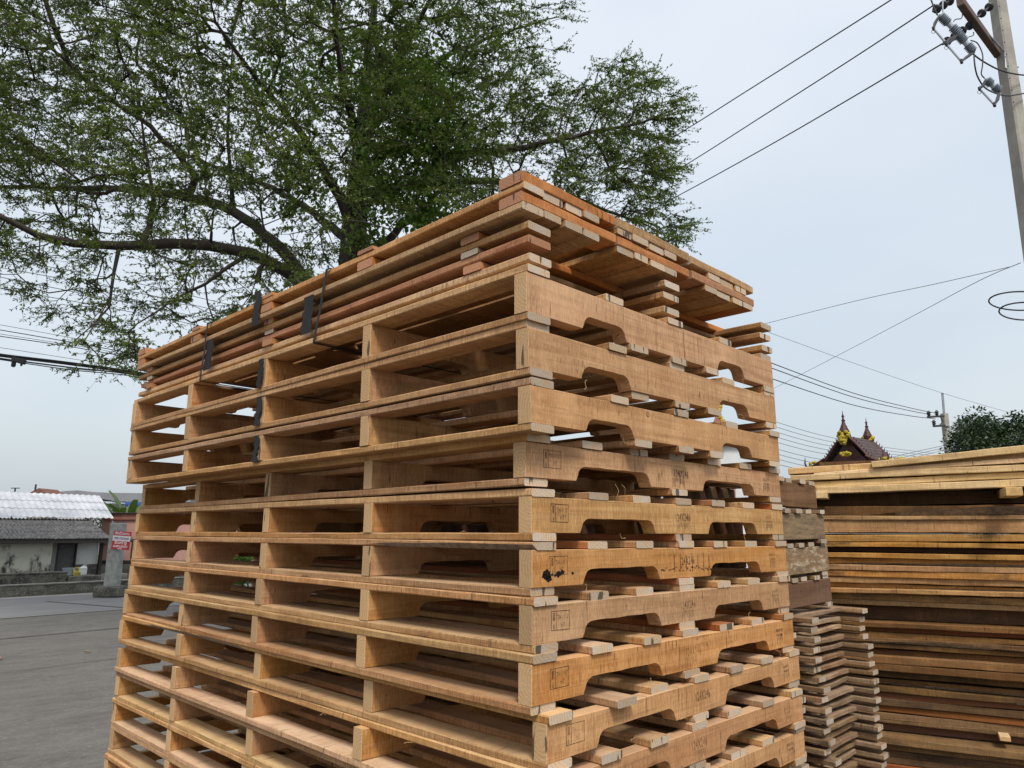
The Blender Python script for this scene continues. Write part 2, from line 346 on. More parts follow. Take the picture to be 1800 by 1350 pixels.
# lettering ---------------------------------------------------------
def text_mesh(s, size, mats, bold=0.0, extr=.0, sx=1.0, spacing=1.0, align='LEFT'):
    c = bpy.data.curves.new('lettering', 'FONT'); c.body = s; c.size = size; c.offset = bold; c.extrude = extr; c.space_character = spacing; c.align_x = align
    c.resolution_u = 3
    o = bpy.data.objects.new('lettering', c); COL.objects.link(o)
    bpy.context.view_layer.update()
    me = bpy.data.meshes.new_from_object(o.evaluated_get(bpy.context.evaluated_depsgraph_get()))
    bpy.data.objects.remove(o); bpy.data.curves.remove(c)
    me.materials.clear(); me.materials.append(mats)
    me.transform(Matrix.Diagonal((sx, 1, 1, 1))); return me
def frame_lines(mb, x0, z0, x1, z1, t=.0009):
    for (a, b_, c, d) in ((x0, z0, x1, z0), (x0, z1, x1, z1), (x0, z0, x0, z1), (x1, z0, x1, z1), (x0 + (x1 - x0) * .27, z0, x0 + (x1 - x0) * .27, z1)):
        mb.box(((a + c) / 2, 0, (b_ + d) / 2), (abs(c - a) + t, .0004, abs(d - b_) + t))
def join_meshes(name, parts, mt):            # parts: (mesh, matrix)
    vs = []; fs = []
    for me, M in parts:
        b = len(vs); vs += [tuple(M @ v.co) for v in me.vertices]; fs += [tuple(b + i for i in p.vertices) for p in me.polygons]
    return mesh(name, vs, fs, mt)
UPR = Matrix.Rotation(R(90), 4, 'X')
def T3(x, y, z): return Matrix.Translation((x, y, z))
def size_stamp_mesh(txt='124X246'):
    me = text_mesh(txt, .030, M_INK, bold=.0006, sx=.60, spacing=1.18); return join_meshes('size_stamp', [(me, UPR)], M_INK)
def treat_stamp_mesh():
    f = MB(); frame_lines(f, 0, 0, .060, .040)
    fm = mesh('stamp_frame', f.v, f.f, M_INK)
    a = text_mesh('TH-1117', .0145, M_INK, sx=.68, spacing=1.05); b_ = text_mesh('HT', .0145, M_INK, sx=.75)
    c = text_mesh('IPPC', .013, M_INK, sx=.8)
    # a small wheat ear sign in the left cell
    ear = MB(); ear.box((.006, 0, .028), (.0008, .0004, .017))
    for k in range(4):
        for s in (-1, 1): ear.box((.006 + s * .0022, 0, .022 + k * .004), (.0044, .0004, .0008), M=T3(.006 + s * .0022, 0, .022 + k * .0042) @ Matrix.Rotation(s * R(-38), 4, 'Y'))
    em = mesh('ear', ear.v, ear.f, M_INK)
    return join_meshes('treatment_stamp', [(fm, Matrix()), (em, T3(.002, 0, 0)), (a, T3(.019, 0, .022) @ UPR), (b_, T3(.032, 0, .006) @ UPR),
        (c, T3(.0115, 0, .002) @ Matrix.Rotation(R(-90), 4, 'Y') @ UPR @ Matrix.Diagonal((.5, .6, 1, 1)))], M_INK)
def date_stamp_mesh():
    a = text_mesh('BLACK TH', .0115, M_INK, bold=.0003, sx=.72); b_ = text_mesh('TH-AC-HM', .0115, M_INK, bold=.0003, sx=.70)
    return join_meshes('code_stamp', [(a, T3(0, 0, .014) @ UPR), (b_, UPR)], M_INK)
def smear_mesh(w_, h_, seed, name='ink_smear'):
    r = random.Random(seed); mb = MB(); x = 0
    while x < w_:
        ww = r.uniform(.0015, .0045); hh = h_ * r.uniform(.3, 1)
        mb.box((x + ww / 2, 0, -hh / 2), (ww, .0003, hh)); x += ww + r.uniform(.0003, .004)
    return mesh(name, mb.v, mb.f, M_SMEAR)
S_SIZE = size_stamp_mesh(); S_TREAT = treat_stamp_mesh(); S_DATE = date_stamp_mesh()
S_SM = [smear_mesh(.065, .028, 1), smear_mesh(.04, .022, 2)]
SPL = []
for k in range(4):
    q = [Vector((0, 0, 0))]
    for a_ in range(6): q.append(q[-1] + Vector((.003 + .001 * k, math.sin(a_ * 1.1 + k) * .0022, math.cos(a_ * .9 + k * 2) * .003)))
    mb_ = MB(); mb_.tube(q, .00045, 4); SPL.append(mesh('splinter', mb_.v, mb_.f, W_FRESH))
# ------------------------------------------------------------------ pallets
# z of stringer top, stringer height, dx, dy, rz, tilt x, tilt y  (stack frame)
PAL = [(.496, .094, -.033, -.016, .006, .0025, -.007), (.366, .091, -.027, -.016, .007, .0076, -.0036), (.2343, .083, -.0236, -.019, .009, .001, -.006),
       (.1174, .0797, .013, .032, -.014, -.0006, -.0068), (-.0046, .080, .0207, .022, -.004, -.002, 0), (-.121, .080, .018, .018, -.0042, -.0039, 0),
       (-.238, .0795, .012, .0124, -.0027, -.0008, .0037), (-.3534, .0815, -.0013, .0014, -.0037, -.0014, .004), (-.4695, .0755, .0224, -.0177, .0112, .001, .010),
       (-.5795, .0745, -.0086, -.0169, -.0013, -.003, .003), (-.690, .0745, .0025, -.0132, .0005, 0, 0), (-.800, .0725, .0025, .008, -.0015, 0, 0), (-.908, .0730, .003, .005, -.0016, 0, 0)]
zz = -.908
for k in range(8):
    zz -= .110; PAL.append((zz, .0735, rg.uniform(-.012, .012), rg.uniform(-.012, .012), rg.uniform(-.005, .005), 0, 0))
ORD = ['topmost', 'second', 'third', 'fourth', 'fifth', 'sixth', 'seventh', 'eighth', 'ninth', 'tenth', 'eleventh', 'twelfth', 'thirteenth', 'fourteenth', 'fifteenth', 'sixteenth',
       'seventeenth', 'eighteenth', 'nineteenth', 'twentieth', 'twenty-first', 'twenty-second', 'twenty-third', 'twenty-fourth', 'twenty-fifth', 'twenty-sixth', 'twenty-seventh',
       'twenty-eighth', 'twenty-ninth', 'thirtieth', 'thirty-first', 'thirty-second', 'thirty-third', 'thirty-fourth', 'thirty-fifth', 'thirty-sixth', 'thirty-seventh', 'thirty-eighth', 'thirty-ninth', 'fortieth']
XT7 = [0, .196, .388, .582, .772, .962, 1.163]; XT5 = [0, .29, .582, .875, 1.163]
def crossboard(name, me, par, x, z, skew=0.0, dy=0.0):   # deck board running along world Y
    o = link(name, me, par, (x + .077, dy, z), (0, 0, R(90) + skew)); return o
for i, (zt, H, dx, dy, rz, tx, ty) in enumerate(PAL):
    H2 = H
    t_ = empty('wooden_pallet', (dx, dy, G + zt - H - BT), '', 'pallet', 'sawn pallets in the tall stack', (math.atan2(ty, 2.46), -math.atan2(tx, 1.24), rz))
    xt = XT5 if i < 3 else XT7; xb = [0, .395, .592, .775, 1.163] if i < 3 else [0, .575, 1.163]
    for k, x in enumerate(xb):
        crossboard('bottom_board', (leadb if k == 0 else deck)[rg.randrange(8)], t_, x + (rg.uniform(-.004, .004) if k else 0), 0.0, rg.uniform(-.0012, .0012), rg.uniform(-.006, .004))
    st = []
    for k, y in enumerate((0, .605, 1.21, 1.815, 2.42)):
        st.append(link('stringer', stringer(H, i < 3, rg.randrange(4)), t_, (rg.uniform(-.003, .003) if k else 0, y, BT + .0004)))
    for k, x in enumerate(xt):
        sk = rg.uniform(-.0015, .0015); xx = x + (rg.uniform(-.006, .006) if 0 < k < len(xt) - 1 else 0); dyy = rg.uniform(-.008, .006)
        if i == 9 and k == 0: xx = .018; dyy = -.035
        if i == 8 and k == 1: xx += .02; dyy -= .02
        crossboard('top_board', wane_lead if (i == 5 and k == 0) else wane_low if (i == 8 and k == 0) else (leadb if k == 0 else deck)[rg.randrange(8)], t_, xx, BT + H + .0008, sk, dyy)
    feat = 'plain front stringer without stamps' if i < 3 else 'stamped front stringer'
    t_['label'] = ['topmost full pallet, directly under the strapped bundle, with two narrow notches', 'second full pallet from the top, tan, unstamped, with grey lead board',
        'third full pallet from the top, unstamped, with a round knot above its notch', 'fourth pallet from the top, first one stamped with dark 124X246, orange curl in its grain',
        'fifth pallet from the top, with faint 124X246 stamp and a gap above its lead board', 'sixth pallet from the top, with a black ink blot near the corner',
        'seventh pallet from the top, brown knot left of its size stamp', 'eighth pallet from the top, with sweeping brown grain at the corner',
        'ninth pallet from the top, pushed right with its lead board sticking out'][i] if i < 9 else f'{ORD[i]} pallet from the top of the tall tan stack'
    s0 = st[0]
    if 3 <= i < 14:
        o = link('size_stamp', S_SIZE, s0, (.585 + rg.uniform(-.01, .01), -.0006, H * .42)); o.rotation_euler = (0, rg.uniform(-.05, .05), 0)
        o = link('treatment_stamp', S_TREAT, s0, (.06 + rg.uniform(-.004, .006), -.0006, H * .32)); o.rotation_euler = (0, rg.uniform(-.03, .03), 0)
        o = link('code_stamp', S_DATE, s0, (1.115 + rg.uniform(-.006, .006), -.0006, H * .45)); o.rotation_euler = (0, rg.uniform(-.03, .03), 0)
        if i in (3, 4, 6, 7, 9): link('ink_smear', S_SM[0], s0, (.585, -.0004, H * .38))
        link('ink_smear', S_SM[1], s0, (1.118, -.0004, H * .42))
    if i == 2:
        rn = MB(); rn.tube([(.455 + .0055 * math.cos(q * .6283), -.0006, .071 + .0065 * math.sin(q * .6283)) for q in range(11)], .0011, 4, cap=False); rn.build('ink_ring', M_INK, s0)
    if i == 5:
        r = random.Random(4)
        bl = MB()
        for (cx, cz, a) in ((.045, .027, .015), (.052, .018, .010), (.085, .027, .009), (.099, .030, .008), (.065, .026, .004), (.135, .027, .004), (.075, .024, .004)):
            pts = [(cx + a * (1.15 if math.cos(q * .45) > 0 else .9) * math.cos(q * .45) * r.uniform(.75, 1.2), cz + a * .75 * math.sin(q * .45) * r.uniform(.7, 1.2)) for q in range(14)]
            bl.poly(pts, -.0007, -.0004, lambda u, v, t: (u, t, v))
        bl.build('ink_blot', M_BLOT, s0)
        sm = MB()
        for k in range(26): sm.box((.50 + k * .0115 + r.uniform(-.003, .003), -.0005, .024 + r.uniform(-.006, .006)), (.009 * r.random() + .002, .0003, .005 * r.random() + .001))
        for k in range(7): sm.box((.56 + k * .03, -.0005, .04), (.0022, .0003, .055 * r.uniform(.5, 1)))
        sm.build('ink_smear', M_INK, s0)
    # splinters of sawn fuzz on a few edges
    if i < 14:
        r = random.Random(i)
        for k in range(4):
            if k % 2: lo = (-.0008, r.uniform(.05, 2.3), r.choice((BT, BT + H, BT + H + BT))); ro = (r.uniform(-1, 1), 0, -.2)
            else: lo = (r.uniform(.05, 1.2), -.0012, BT + .001); ro = (0, r.uniform(.2, 2.5), r.uniform(-.3, .3))
            link('splinter', SPL[r.randrange(4)], t_, lo, ro)
# ------------------------------------------------------------------ strapped bundle on top
skb = bset('slat', 2.50, .078, .019, (W_MAIN, E_MAIN), 6, nx=22, wane_p=.2)
skr = bset('slat', 2.50, .078, .019, (W_RED, E_RED), 3, nx=22, wane_p=.1)
sks = bset('slat', 2.0, .078, .019, (W_MAIN, E_MAIN), 3, nx=16, wane_p=.2)
bat = bset('batten', 1.26, .066, .0205, (W_RED, E_RED), 4, nx=10, wane_p=.2, wside=0); batg = bset('batten', 1.26, .066, .0155, (W_GREY, E_GREY), 3, nx=10, wane_p=.3)
zb = G + .5235 + .0015
for i in range(3):                          # three open slatted frames: three long slats with cross battens above them
    z0 = (.5335, .5765, .6120)[i]; tb = (.0205, .0155, .0205)[i]
    t_ = empty('slatted_frame', (-.012, -.006 + (.0, .008, .004)[i], G + z0), ['lowest slatted frame under the panels, with greyish front slat end', 'middle slatted frame with a reddish slat at the corner',
        'upper slatted frame, right under the close-boarded panels'][i], 'pallet', 'open slatted frames strapped on the stack', (0, 0, (.002, -.002, .003)[i]))
    for k, x in enumerate((0, .565, 1.165)):
        me = skr[k] if (i == 1 and k == 0) else skb[rg.randrange(6)]
        link('slat', me, t_, (x + .078, rg.uniform(-.006, .006), 0), (0, 0, R(90) + rg.uniform(-.001, .001)))
    if i == 2:
        for x in (.25, .345, .90): link('slat', sks[rg.randrange(3)], t_, (x + .078, .235, 0), (0, 0, R(90)))
    for k, y in enumerate((.165, 1.215, 2.335)):
        link('batten', (batg if i == 1 else bat)[rg.randrange(3)], t_, (rg.uniform(-.004, .004) - .004, y, .0196))
pb = [bset('panel_board', 2.49, wd, .0185, (W_MAIN, E_MAIN), 3, nx=20, wane_p=.35) for wd in (.062, .073, .084)]
px0 = (-.036, .333, .702); pwid = (.362, .36, .395)
ctop = [bset('cross_batten', wd, .076, tk, mt, 3, nx=8, wane_p=.1) for wd, tk, mt in ((.362, .028, (W_RED, E_RED)), (.36, .028, (W_MAIN, E_MAIN)), (.395, .026, (W_MAIN, E_MAIN)))]
clow = [bset('cross_batten', wd, .076, .026, (W_RED, E_RED), 3, nx=8, wane_p=.05) for wd in pwid]
NM = ['left', 'middle', 'right']
for j in range(3):
    for lay in range(2):
        z0 = .6525 + lay * .0475 + (.0025 if lay else 0) - (.004 if (j == 2 and lay) else 0)
        lab = [['lower close-boarded panel at the near corner, reddish cross batten above', 'lower close-boarded panel in the middle of the bundle, orange batten', 'lower close-boarded panel at the right end of the bundle'],
               ['top panel at the near corner with the red-brown batten', 'top panel in the middle, tan cross batten flush with the corner panel', 'top panel at the far right, set slightly lower and apart']][lay][j]
        t_ = empty('boarded_panel', (px0[j], -.004 + rg.uniform(-.006, .002) * (j > 0), G + z0), lab, 'wood panel', 'boarded panels on top of the strapped bundle', (0, 0, 0))
        x = 0; k = 0
        lim = pwid[j] - (.105 if j < 2 else .02); x = .0 if j < 2 else .075
        while x < lim - .03:
            a = rg.randrange(3); wd = (.062, .073, .084)[a]
            if x + wd > lim + .02: a = 0; wd = .062
            if j == 2 and lay and k == 0: x = .10
            link('panel_board', pb[a][rg.randrange(3)], t_, (x + wd, rg.uniform(-.004, .004), 0), (0, 0, R(90))); x += wd + (.012 if k == 1 else .0025); k += 1
        for k, y in enumerate((0, .60, 1.20, 1.80, 2.41)):
            src = ctop[j] if lay else clow[j]
            cb = link('cross_batten', src[rg.randrange(3)], t_, (0, y, .0192))
            if lay and 0 < k < 4: cb.scale = (1, 1, .42)
            if k in (1, 2) and lay and j == 0: pass
# straps and black patches
def strap(y0, lean, lab, nm='packing_strap'):
    mb = MB(); wz = .006; X = -.0385 - .0058 * y0; ZB = .4935 - .0030 * y0
    pts = [(-.034, .7225), (X - .001, .719), (X, .70), (X, .64), (X + .002, .60), (X, .55), (X, ZB + .004), (X + .003, ZB), (.05, ZB - .001), (.60, ZB - .001), (1.20, ZB - .001), (1.245, ZB + .01), (1.255, .6), (1.11, .7215), (1.09, .7235), (.60, .7235), (.3, .7235), (0, .7235)]
    for a in range(len(pts)):
        p, q = pts[a], pts[(a + 1) % len(pts)]; d = Vector((q[0] - p[0], 0, q[1] - p[1])); ln = d.length
        ya = y0 + lean * (.75 - p[1]) / .25; yb = y0 + lean * (.75 - q[1]) / .25
        n = Vector((-d.z, 0, d.x)).normalized() * .0006
        A = [Vector((p[0], ya - wz, G + p[1])), Vector((p[0], ya + wz, G + p[1])), Vector((q[0], yb + wz, G + q[1])), Vector((q[0], yb - wz, G + q[1]))]
        mb.addm([v + n for v in A] + [v - n for v in A], [(0, 1, 2, 3), (7, 6, 5, 4), (0, 4, 5, 1), (2, 6, 7, 3), (1, 5, 6, 2), (3, 7, 4, 0)])
    tag(mb.build(nm, M_STRAP), lab, 'strap', 'black straps round the bundle')
strap(.822, .060, 'black packing strap nearest the corner, round the top bundle'); strap(1.685, .030, 'black packing strap further along, round the left half of the bundle')
def patch(y, z0, z1, w_, lab, seed, xo=-.038, group='ragged black patches on the bundle'):
    r = random.Random(seed); n = 14; a = []; b_ = []
    for k in range(n + 1):
        u = k / n; zz_ = z0 + (z1 - z0) * u; a.append((y - w_ / 2 + r.uniform(-.006, .006) + .006 * math.sin(u * 7), zz_)); b_.append((y + w_ / 2 + r.uniform(-.007, .007) + .006 * math.sin(u * 5 + 1), zz_))
    pts = a + b_[::-1]; mb = MB()
    mb.poly(pts, xo - .002, xo + .0005, lambda u, v, t: (t + .004 * math.sin(v * 90) * 0, u, G + v))
    o = mb.build('black_rubber_patch', M_BLACK); tag(o, lab, 'patch', group); return o
patch(.935, .532, .655, .062, 'ragged black patch beside the nearer strap', 1, -.0405); patch(1.672, .530, .648, .058, 'ragged black patch beside the farther strap', 2, -.0405); patch(1.292, .630, .757, .05, 'ragged black patch over the top panel edge between the straps', 3, -.0405)
for k, (i, y) in enumerate(((0, 1.212), (1, 1.216), (2, 1.218))):
    zt = PAL[i][0]; x_ = PAL[i][2] - 0.004 - y * PAL[i][4]
    patch(y + .022 + PAL[i][3], zt - PAL[i][1] - .004 - .0035, zt + .002 - .0035, .032, ['black patch on the middle stringer of the topmost full pallet', 'black patch on the middle stringer of the second pallet', 'black patch on the middle stringer of the third pallet'][k], 7 + k, x_ - .0025, 'black patches on middle stringers')
#SETTING
# ------------------------------------------------------------------ ground
gm, t, b = mat('yard_concrete', .88)
gv, _ = objvec(t, False)
gn = noise(t, gv, (.5, .9, 1), 6, .7); gn2 = noise(t, gv, (3.2, 5.5, 1), 6, .7, .6); gn3 = noise(t, gv, 55, 3)
c = mixc(t, mr(t, gn, .3, .7), (.058, .053, .046), (.118, .109, .096)); c = mixc(t, mr(t, gn2, .35, .7, 0, .7), c, (.15, .14, .125)); c = mixc(t, mr(t, gn3, .5, .75, 0, .4), c, (.07, .066, .06))
sp = noise(t, gv, (3.5, 6, 1), 7, .8); c = mixc(t, mr(t, sp, .56, .68, 0, .65), c, (.045, .043, .04)); c = mixc(t, mr(t, noise(t, gv, (18, 34, 1), 5, .7), .55, .66, 0, .55), c, (.24, .23, .21)); c = mixc(t, mr(t, noise(t, gv, (.7, 1.6, 1), 5, .7), .5, .7, 0, .5), c, (.05, .048, .045))
t.links.new(c, b.inputs['Base Color']); bump(t, b, math_(t, 'ADD', gn2, gn3), .5, .006)
ROADA = R(84)                               # the road's direction, measured from +Y towards +X
RD = Vector((math.sin(ROADA), math.cos(ROADA), 0)); RN = Vector((-math.cos(ROADA), math.sin(ROADA), 0))   # RN points away from the yard
def fr(s_, n_, z=0.0): return FE + RD * s_ + RN * n_ + Vector((0, 0, z))     # coordinates along / across the road; n=0 is its far edge
FE = gnd(0, 20.6)
def PS(px, n_):                              # metres along the road where photo column px meets the line n metres beyond its edge
    q = gnd(px, 1.0) - CAMP; q.z = 0; o_ = FE + RN * n_ - CAMP; o_.z = 0
    return (o_.x * q.y - o_.y * q.x) / (RD.y * q.x - RD.x * q.y)
def PZ(px, py, n_):                          # height seen at row py there
    p = fr(PS(px, n_), n_); return at(px, py, (p - CAMP).dot(Fh)).z
def strip(name, s0, s1, n0, n1, z, mt, seg=1):
    mb = MB(); vs = [fr(s0, n0, z), fr(s1, n0, z), fr(s1, n1, z), fr(s0, n1, z)]; mb.addm(vs, [(0, 1, 2, 3)]); o = mb.build(name, mt); o['kind'] = 'structure'; return o
mb = MB(); mb.addm([(-400, -400, 0), (400, -400, 0), (400, 400, 0), (-400, 400, 0)], [(0, 1, 2, 3)]); mb.build('ground', gm)['kind'] = 'structure'
rm, t, b = mat('road_concrete', .85); gv, _ = objvec(t, False)
c = mixc(t, mr(t, noise(t, gv, (.35, 1.6, 1), 5, .65), .3, .7), (.125, .128, .130), (.19, .19, .188)); c = mixc(t, mr(t, noise(t, gv, 30, 3), .5, .7, 0, .35), c, (.10, .10, .10))
t.links.new(c, b.inputs['Base Color']); bump(t, b, noise(t, gv, 60, 3), .3, .004)
strip('road', -60, 90, -5.6, -.55, .004, rm)
M_VERGE = plain('pale_verge_concrete', (.33, .32, .30), .9, (.25, .245, .23), 1.5, bs=20)
strip('verge', -60, 90, -.55, 0.3, .008, M_VERGE)
M_JOINT = plain('dark_joint', (.03, .028, .027), .9, (.06, .055, .05), 5, bmp=0)
M_LINE = plain('pale_joint', (.20, .195, .18), .9, (.22, .21, .19), 3, bmp=0)
for nm, n_, w_, mt in (('slab_joint', -9.05, .055, M_JOINT), ('slab_joint', -5.62, .07, M_LINE), ('slab_joint', -12.55, .018, M_JOINT)):
    strip(nm, -40, 60, n_ - w_ / 2, n_ + w_ / 2, .012, mt)
mb = MB(); p = gnd(115, 16.5); mb.addm([fr(1.2, -5.4, .013), fr(1.26, -5.4, .013), fr(.66, -2.1, .013), fr(.60, -2.1, .013)], [(0, 1, 2, 3)]); mb.build('slab_joint', M_JOINT)['kind'] = 'structure'
rb = random.Random(21); wood_bits = []
for k, (px, D_) in enumerate(((178, 11.6), (30, 11.0))):
    p = gnd(px, D_); mb = MB(); L_ = rb.uniform(.08, .22); mb.box((0, 0, .012), (L_, .03, .022), bev=.003); mb.box((L_ * .3, .02, .018), (L_ * .4, .02, .012), rz=.5, bev=.002)
    o = mb.build('wood_scrap', M_WANE, None, (p.x, p.y, .014), (0, 0, rb.uniform(0, 3))); o['category'] = 'wood scrap'; o['group'] = 'splintered scraps on the yard'
    o['label'] = ['dark splintered scrap on the concrete, close to the stack and the road side', 'small scrap near the left edge, at middle depth of the yard', 'scrap on the nearer yard left of the stack foot', 'little scrap between the slab joint and the stack', 'nearest scrap at the left edge of the yard', 'farthest scrap just before the dark slab joint'][k]
# ------------------------------------------------------------------ far side of the road: culvert walls, house, post, neighbours
mm_, t, b = mat('mouldy_concrete', .95); v, _ = objvec(t, False)
c = mixc(t, mr(t, noise(t, v, (3, 3, 6), 6, .7), .36, .68), (.032, .033, .028), (.15, .145, .125)); c = mixc(t, mr(t, noise(t, v, 26, 3), .55, .7, 0, .7), c, (.30, .29, .26))
t.links.new(c, b.inputs['Base Color']); bump(t, b, noise(t, v, 30, 4), .6, .02); M_MOULD = mm_
M_COPE = plain('culvert_coping', (.27, .26, .23), .95, (.10, .098, .088), 3, bmp=.4)
def wallbox(name, s0, s1, n0, n1, z0, z1, mt, parent=None, bev=.01):
    mb = MB(); c_ = fr((s0 + s1) / 2, (n0 + n1) / 2, (z0 + z1) / 2)
    mb.box(c_, (abs(s1 - s0), abs(n1 - n0), abs(z1 - z0)), rz=R(90) - ROADA, bev=bev); return mb.build(name, mt, parent)
z1 = PZ(60, 1027, .05); z2 = PZ(60, 1007, 1.6); sE = PS(127, 1.6); sP = PS(212, .6)
o = wallbox('culvert_wall', -20, 40, .05, .32, 0, z1 - .04, M_MOULD); tag(o, 'long low mouldy concrete culvert wall along the far road edge', 'wall')
wallbox('coping', -20, 40, .03, .34, z1 - .038, z1, M_COPE, o)
o = wallbox('culvert_wall', -20, sE, 1.6, 1.9, 0, z2 - .05, M_MOULD); tag(o, 'higher dark concrete wall in front of the low house', 'wall'); wallbox('coping', -20, sE + .01, 1.58, 1.92, z2 - .048, z2, M_MOULD, o)
o = wallbox('culvert_wall', sE + .03, 40, 1.5, 1.8, 0, PZ(165, 1012, 1.5), M_MOULD); tag(o, 'dark concrete channel wall behind the sign post', 'wall')
o = wallbox('concrete_block', PS(196, .9), PS(232, .9), .9, 1.3, .0, PZ(205, 1009, .9), M_COPE); tag(o, 'pale worn concrete block beside the foot of the sign post', 'block')
mb = MB(); p = fr(PS(202, .02), .02, .34); mb.tube([p + RD * .18 + Vector((0, 0, .12)), p + RD * .18 - RN * .05, p + Vector((0, 0, -.12)) - RN * .05, p - RD * .12 - RN * .05 + Vector((0, 0, -.16))], .035, 8)
tag(mb.build('drain_pipe', plain('green_pipe', (.20, .34, .30), .6)), 'small green bent drain pipe on the low culvert wall', 'pipe')
# low house
hs_ = empty('low_house', fr(0, 4, 0), 'low house with white wavy upper roof and mouldy grey lower roof', 'house')
hm, t, b = mat('stained_cream_wall', .9); v, _ = objvec(t, False)
sx = nd(t, 'ShaderNodeSeparateXYZ'); t.links.new(v, sx.inputs[0])
c = mixc(t, mr(t, noise(t, v, (1.2, 1.2, 3.5), 4), .35, .65), (.66, .65, .56), (.55, .54, .46))
mo = math_(t, 'ADD', noise(t, v, (2.2, 2.2, 1.4), 5, .7), math_(t, 'MULTIPLY', sx.outputs['Z'], -.22)); c = mixc(t, mr(t, mo, .30, .42), c, (.06, .06, .05))
t.links.new(c, b.inputs['Base Color']); M_CREAM = hm
M_WHITEW = plain('old_white_wall', (.66, .67, .66), .9, (.52, .53, .52), 2); M_DOOR = plain('dark_grey_door', (.075, .075, .075), .7, (.11, .11, .11), 9)
M_DK = plain('dark_timber', (.03, .026, .024), .8, (.05, .045, .04), 9)
def hpart(name, s0, s1, n0, n1, z0, z1, mt, bev=.006, par=None):
    o = wallbox(name, s0, s1, n0, n1, z0, z1, mt, None, bev)
    o.parent = par or hs_; o.matrix_parent_inverse = Matrix.Translation(-(hs_.location)); return o
HN = 4.0; P_ = lambda px: PS(px, HN); ZE = PZ(60, 950, HN - .6); ZD = PZ(120, 958, HN)
hpart('front_wall', -16, P_(96), HN, HN + .2, 0, ZE + .06, M_CREAM); hpart('front_wall', P_(96) + .003, P_(104), HN, HN + .2, .0, ZE - .02, plain('grey_jamb', (.22, .22, .21)))
hpart('side_wall', P_(139), P_(179), HN + .12, HN + .3, 0, ZE + .06, M_WHITEW); hpart('base_course', P_(139), P_(179), HN + .08, HN + .118, 0, PZ(160, 992, HN), M_MOULD)
hpart('door', P_(107), P_(137), HN + .1, HN + .15, 0, ZD, M_DOOR)
hpart('door_frame', P_(104), P_(107) - .003, HN - .02, HN + .2, 0, ZD + .06, M_DK); hpart('door_frame', P_(137) + .003, P_(139) - .003, HN - .02, HN + .2, 0, ZD + .06, M_DK); hpart('door_frame', P_(107), P_(137), HN - .02, HN + .2, ZD + .003, ZD + .06, M_DK)
hpart('lintel', P_(104), P_(139), HN + .0, HN + .2, ZD + .063, ZE + .06, M_WHITEW)
hpart('post', P_(180), P_(185), HN, HN + .15, 0, ZE - .02, M_DK)
hpart('back_wall', -16, P_(180), 8.8, 9.0, 0, 1.6, M_CREAM)
def wavy(s0, s1, n0, z0, n1, z1, pitch, amp, rows, mt, name, skew=0.0, th=.012):
    mb = MB(); ns = int((s1 - s0) / pitch * 8)
    for r_ in range(rows):
        ua, ub = r_ / rows, (r_ + 1.06) / rows; vs = []
        for q in range(ns + 1):
            sA = s0 + (s1 - s0) * q / ns; a = amp * math.sin(2 * math.pi * (sA - s0) / pitch)
            for u, dz in ((ua, .0), (ub, 0.0)):
                lift = .03 * (u - ua) * rows * 0 + (.022 * (1 - (u - ua) * rows))
                ss = s0 + (sA - s0) * (1 - skew * u)
                for tt in (0, -th): vs.append(fr(ss, n0 + (n1 - n0) * u, z0 + (z1 - z0) * u + a + lift + tt))
        fs = []
        for q in range(ns):
            A = q * 4; B = A + 4
            fs += [(A, B, B + 2, A + 2), (A + 1, A + 3, B + 3, B + 1), (A, A + 1, B + 1, B)]
        mb.addm(vs, fs)
    o = mb.build(name, mt, smooth=False); o.parent = hs_; o.matrix_parent_inverse = Matrix.Translation(-(hs_.location)); return o
M_WROOF = plain('white_roof_sheet', (.60, .61, .64), .6, (.40, .42, .45), 1.3, bmp=.1)
mm_, t, b = mat('lichen_grey_roof', .95); v, _ = objvec(t, False)
c = mixc(t, mr(t, noise(t, v, 7, 6, .75), .35, .65), (.055, .055, .056), (.21, .205, .20)); t.links.new(c, b.inputs['Base Color']); bump(t, b, noise(t, v, 40, 4), .5, .02); M_GROOF = mm_
NA, NB, NC = HN - .65, HN + 1.3, HN + 3.9
ZA = PZ(100, 947, NA); ZB = PZ(100, 910, NB); ZC = PZ(100, 869, NC)
wavy(-16, PS(199, NA), NA, ZA, NB + .15, ZB - .05, .115, .018, 3, M_GROOF, 'lower_roof', skew=.0)
wavy(-16, PS(196, NB), NB - .05, ZB, NC, ZC, .21, .016, 3, M_WROOF, 'upper_roof', skew=(PS(196, NB) - PS(167, NC)) / (PS(196, NB) + 16))
sA = PS(199, NA); q0 = fr(sA, NA, ZA - .01); q1 = fr(PS(236, NA + 1.2), NA + 1.2, ZA - .02); q2 = fr(PS(196, NB), NB + .1, ZB - .04)
dn_ = Vector((0, 0, -.04)); mb = MB(); mb.addm([q0, q1, q2, q0 + dn_, q1 + dn_, q2 + dn_], [(0, 1, 2), (5, 4, 3), (0, 3, 4, 1), (1, 4, 5, 2), (2, 5, 3, 0)])
o = mb.build('hip_roof', M_GROOF); o.parent = hs_; o.matrix_parent_inverse = Matrix.Translation(-hs_.location)
hpart('fascia', -16, sA, NA + .05, NA + .11, ZA - .15, ZA - .005, M_DK)
mb = MB(); mb.tube([q0 + Vector((0, 0, -.1)), q1 + Vector((0, 0, -.08))], .045, 5); o = mb.build('fascia', M_DK); o.parent = hs_; o.matrix_parent_inverse = Matrix.Translation(-hs_.location)
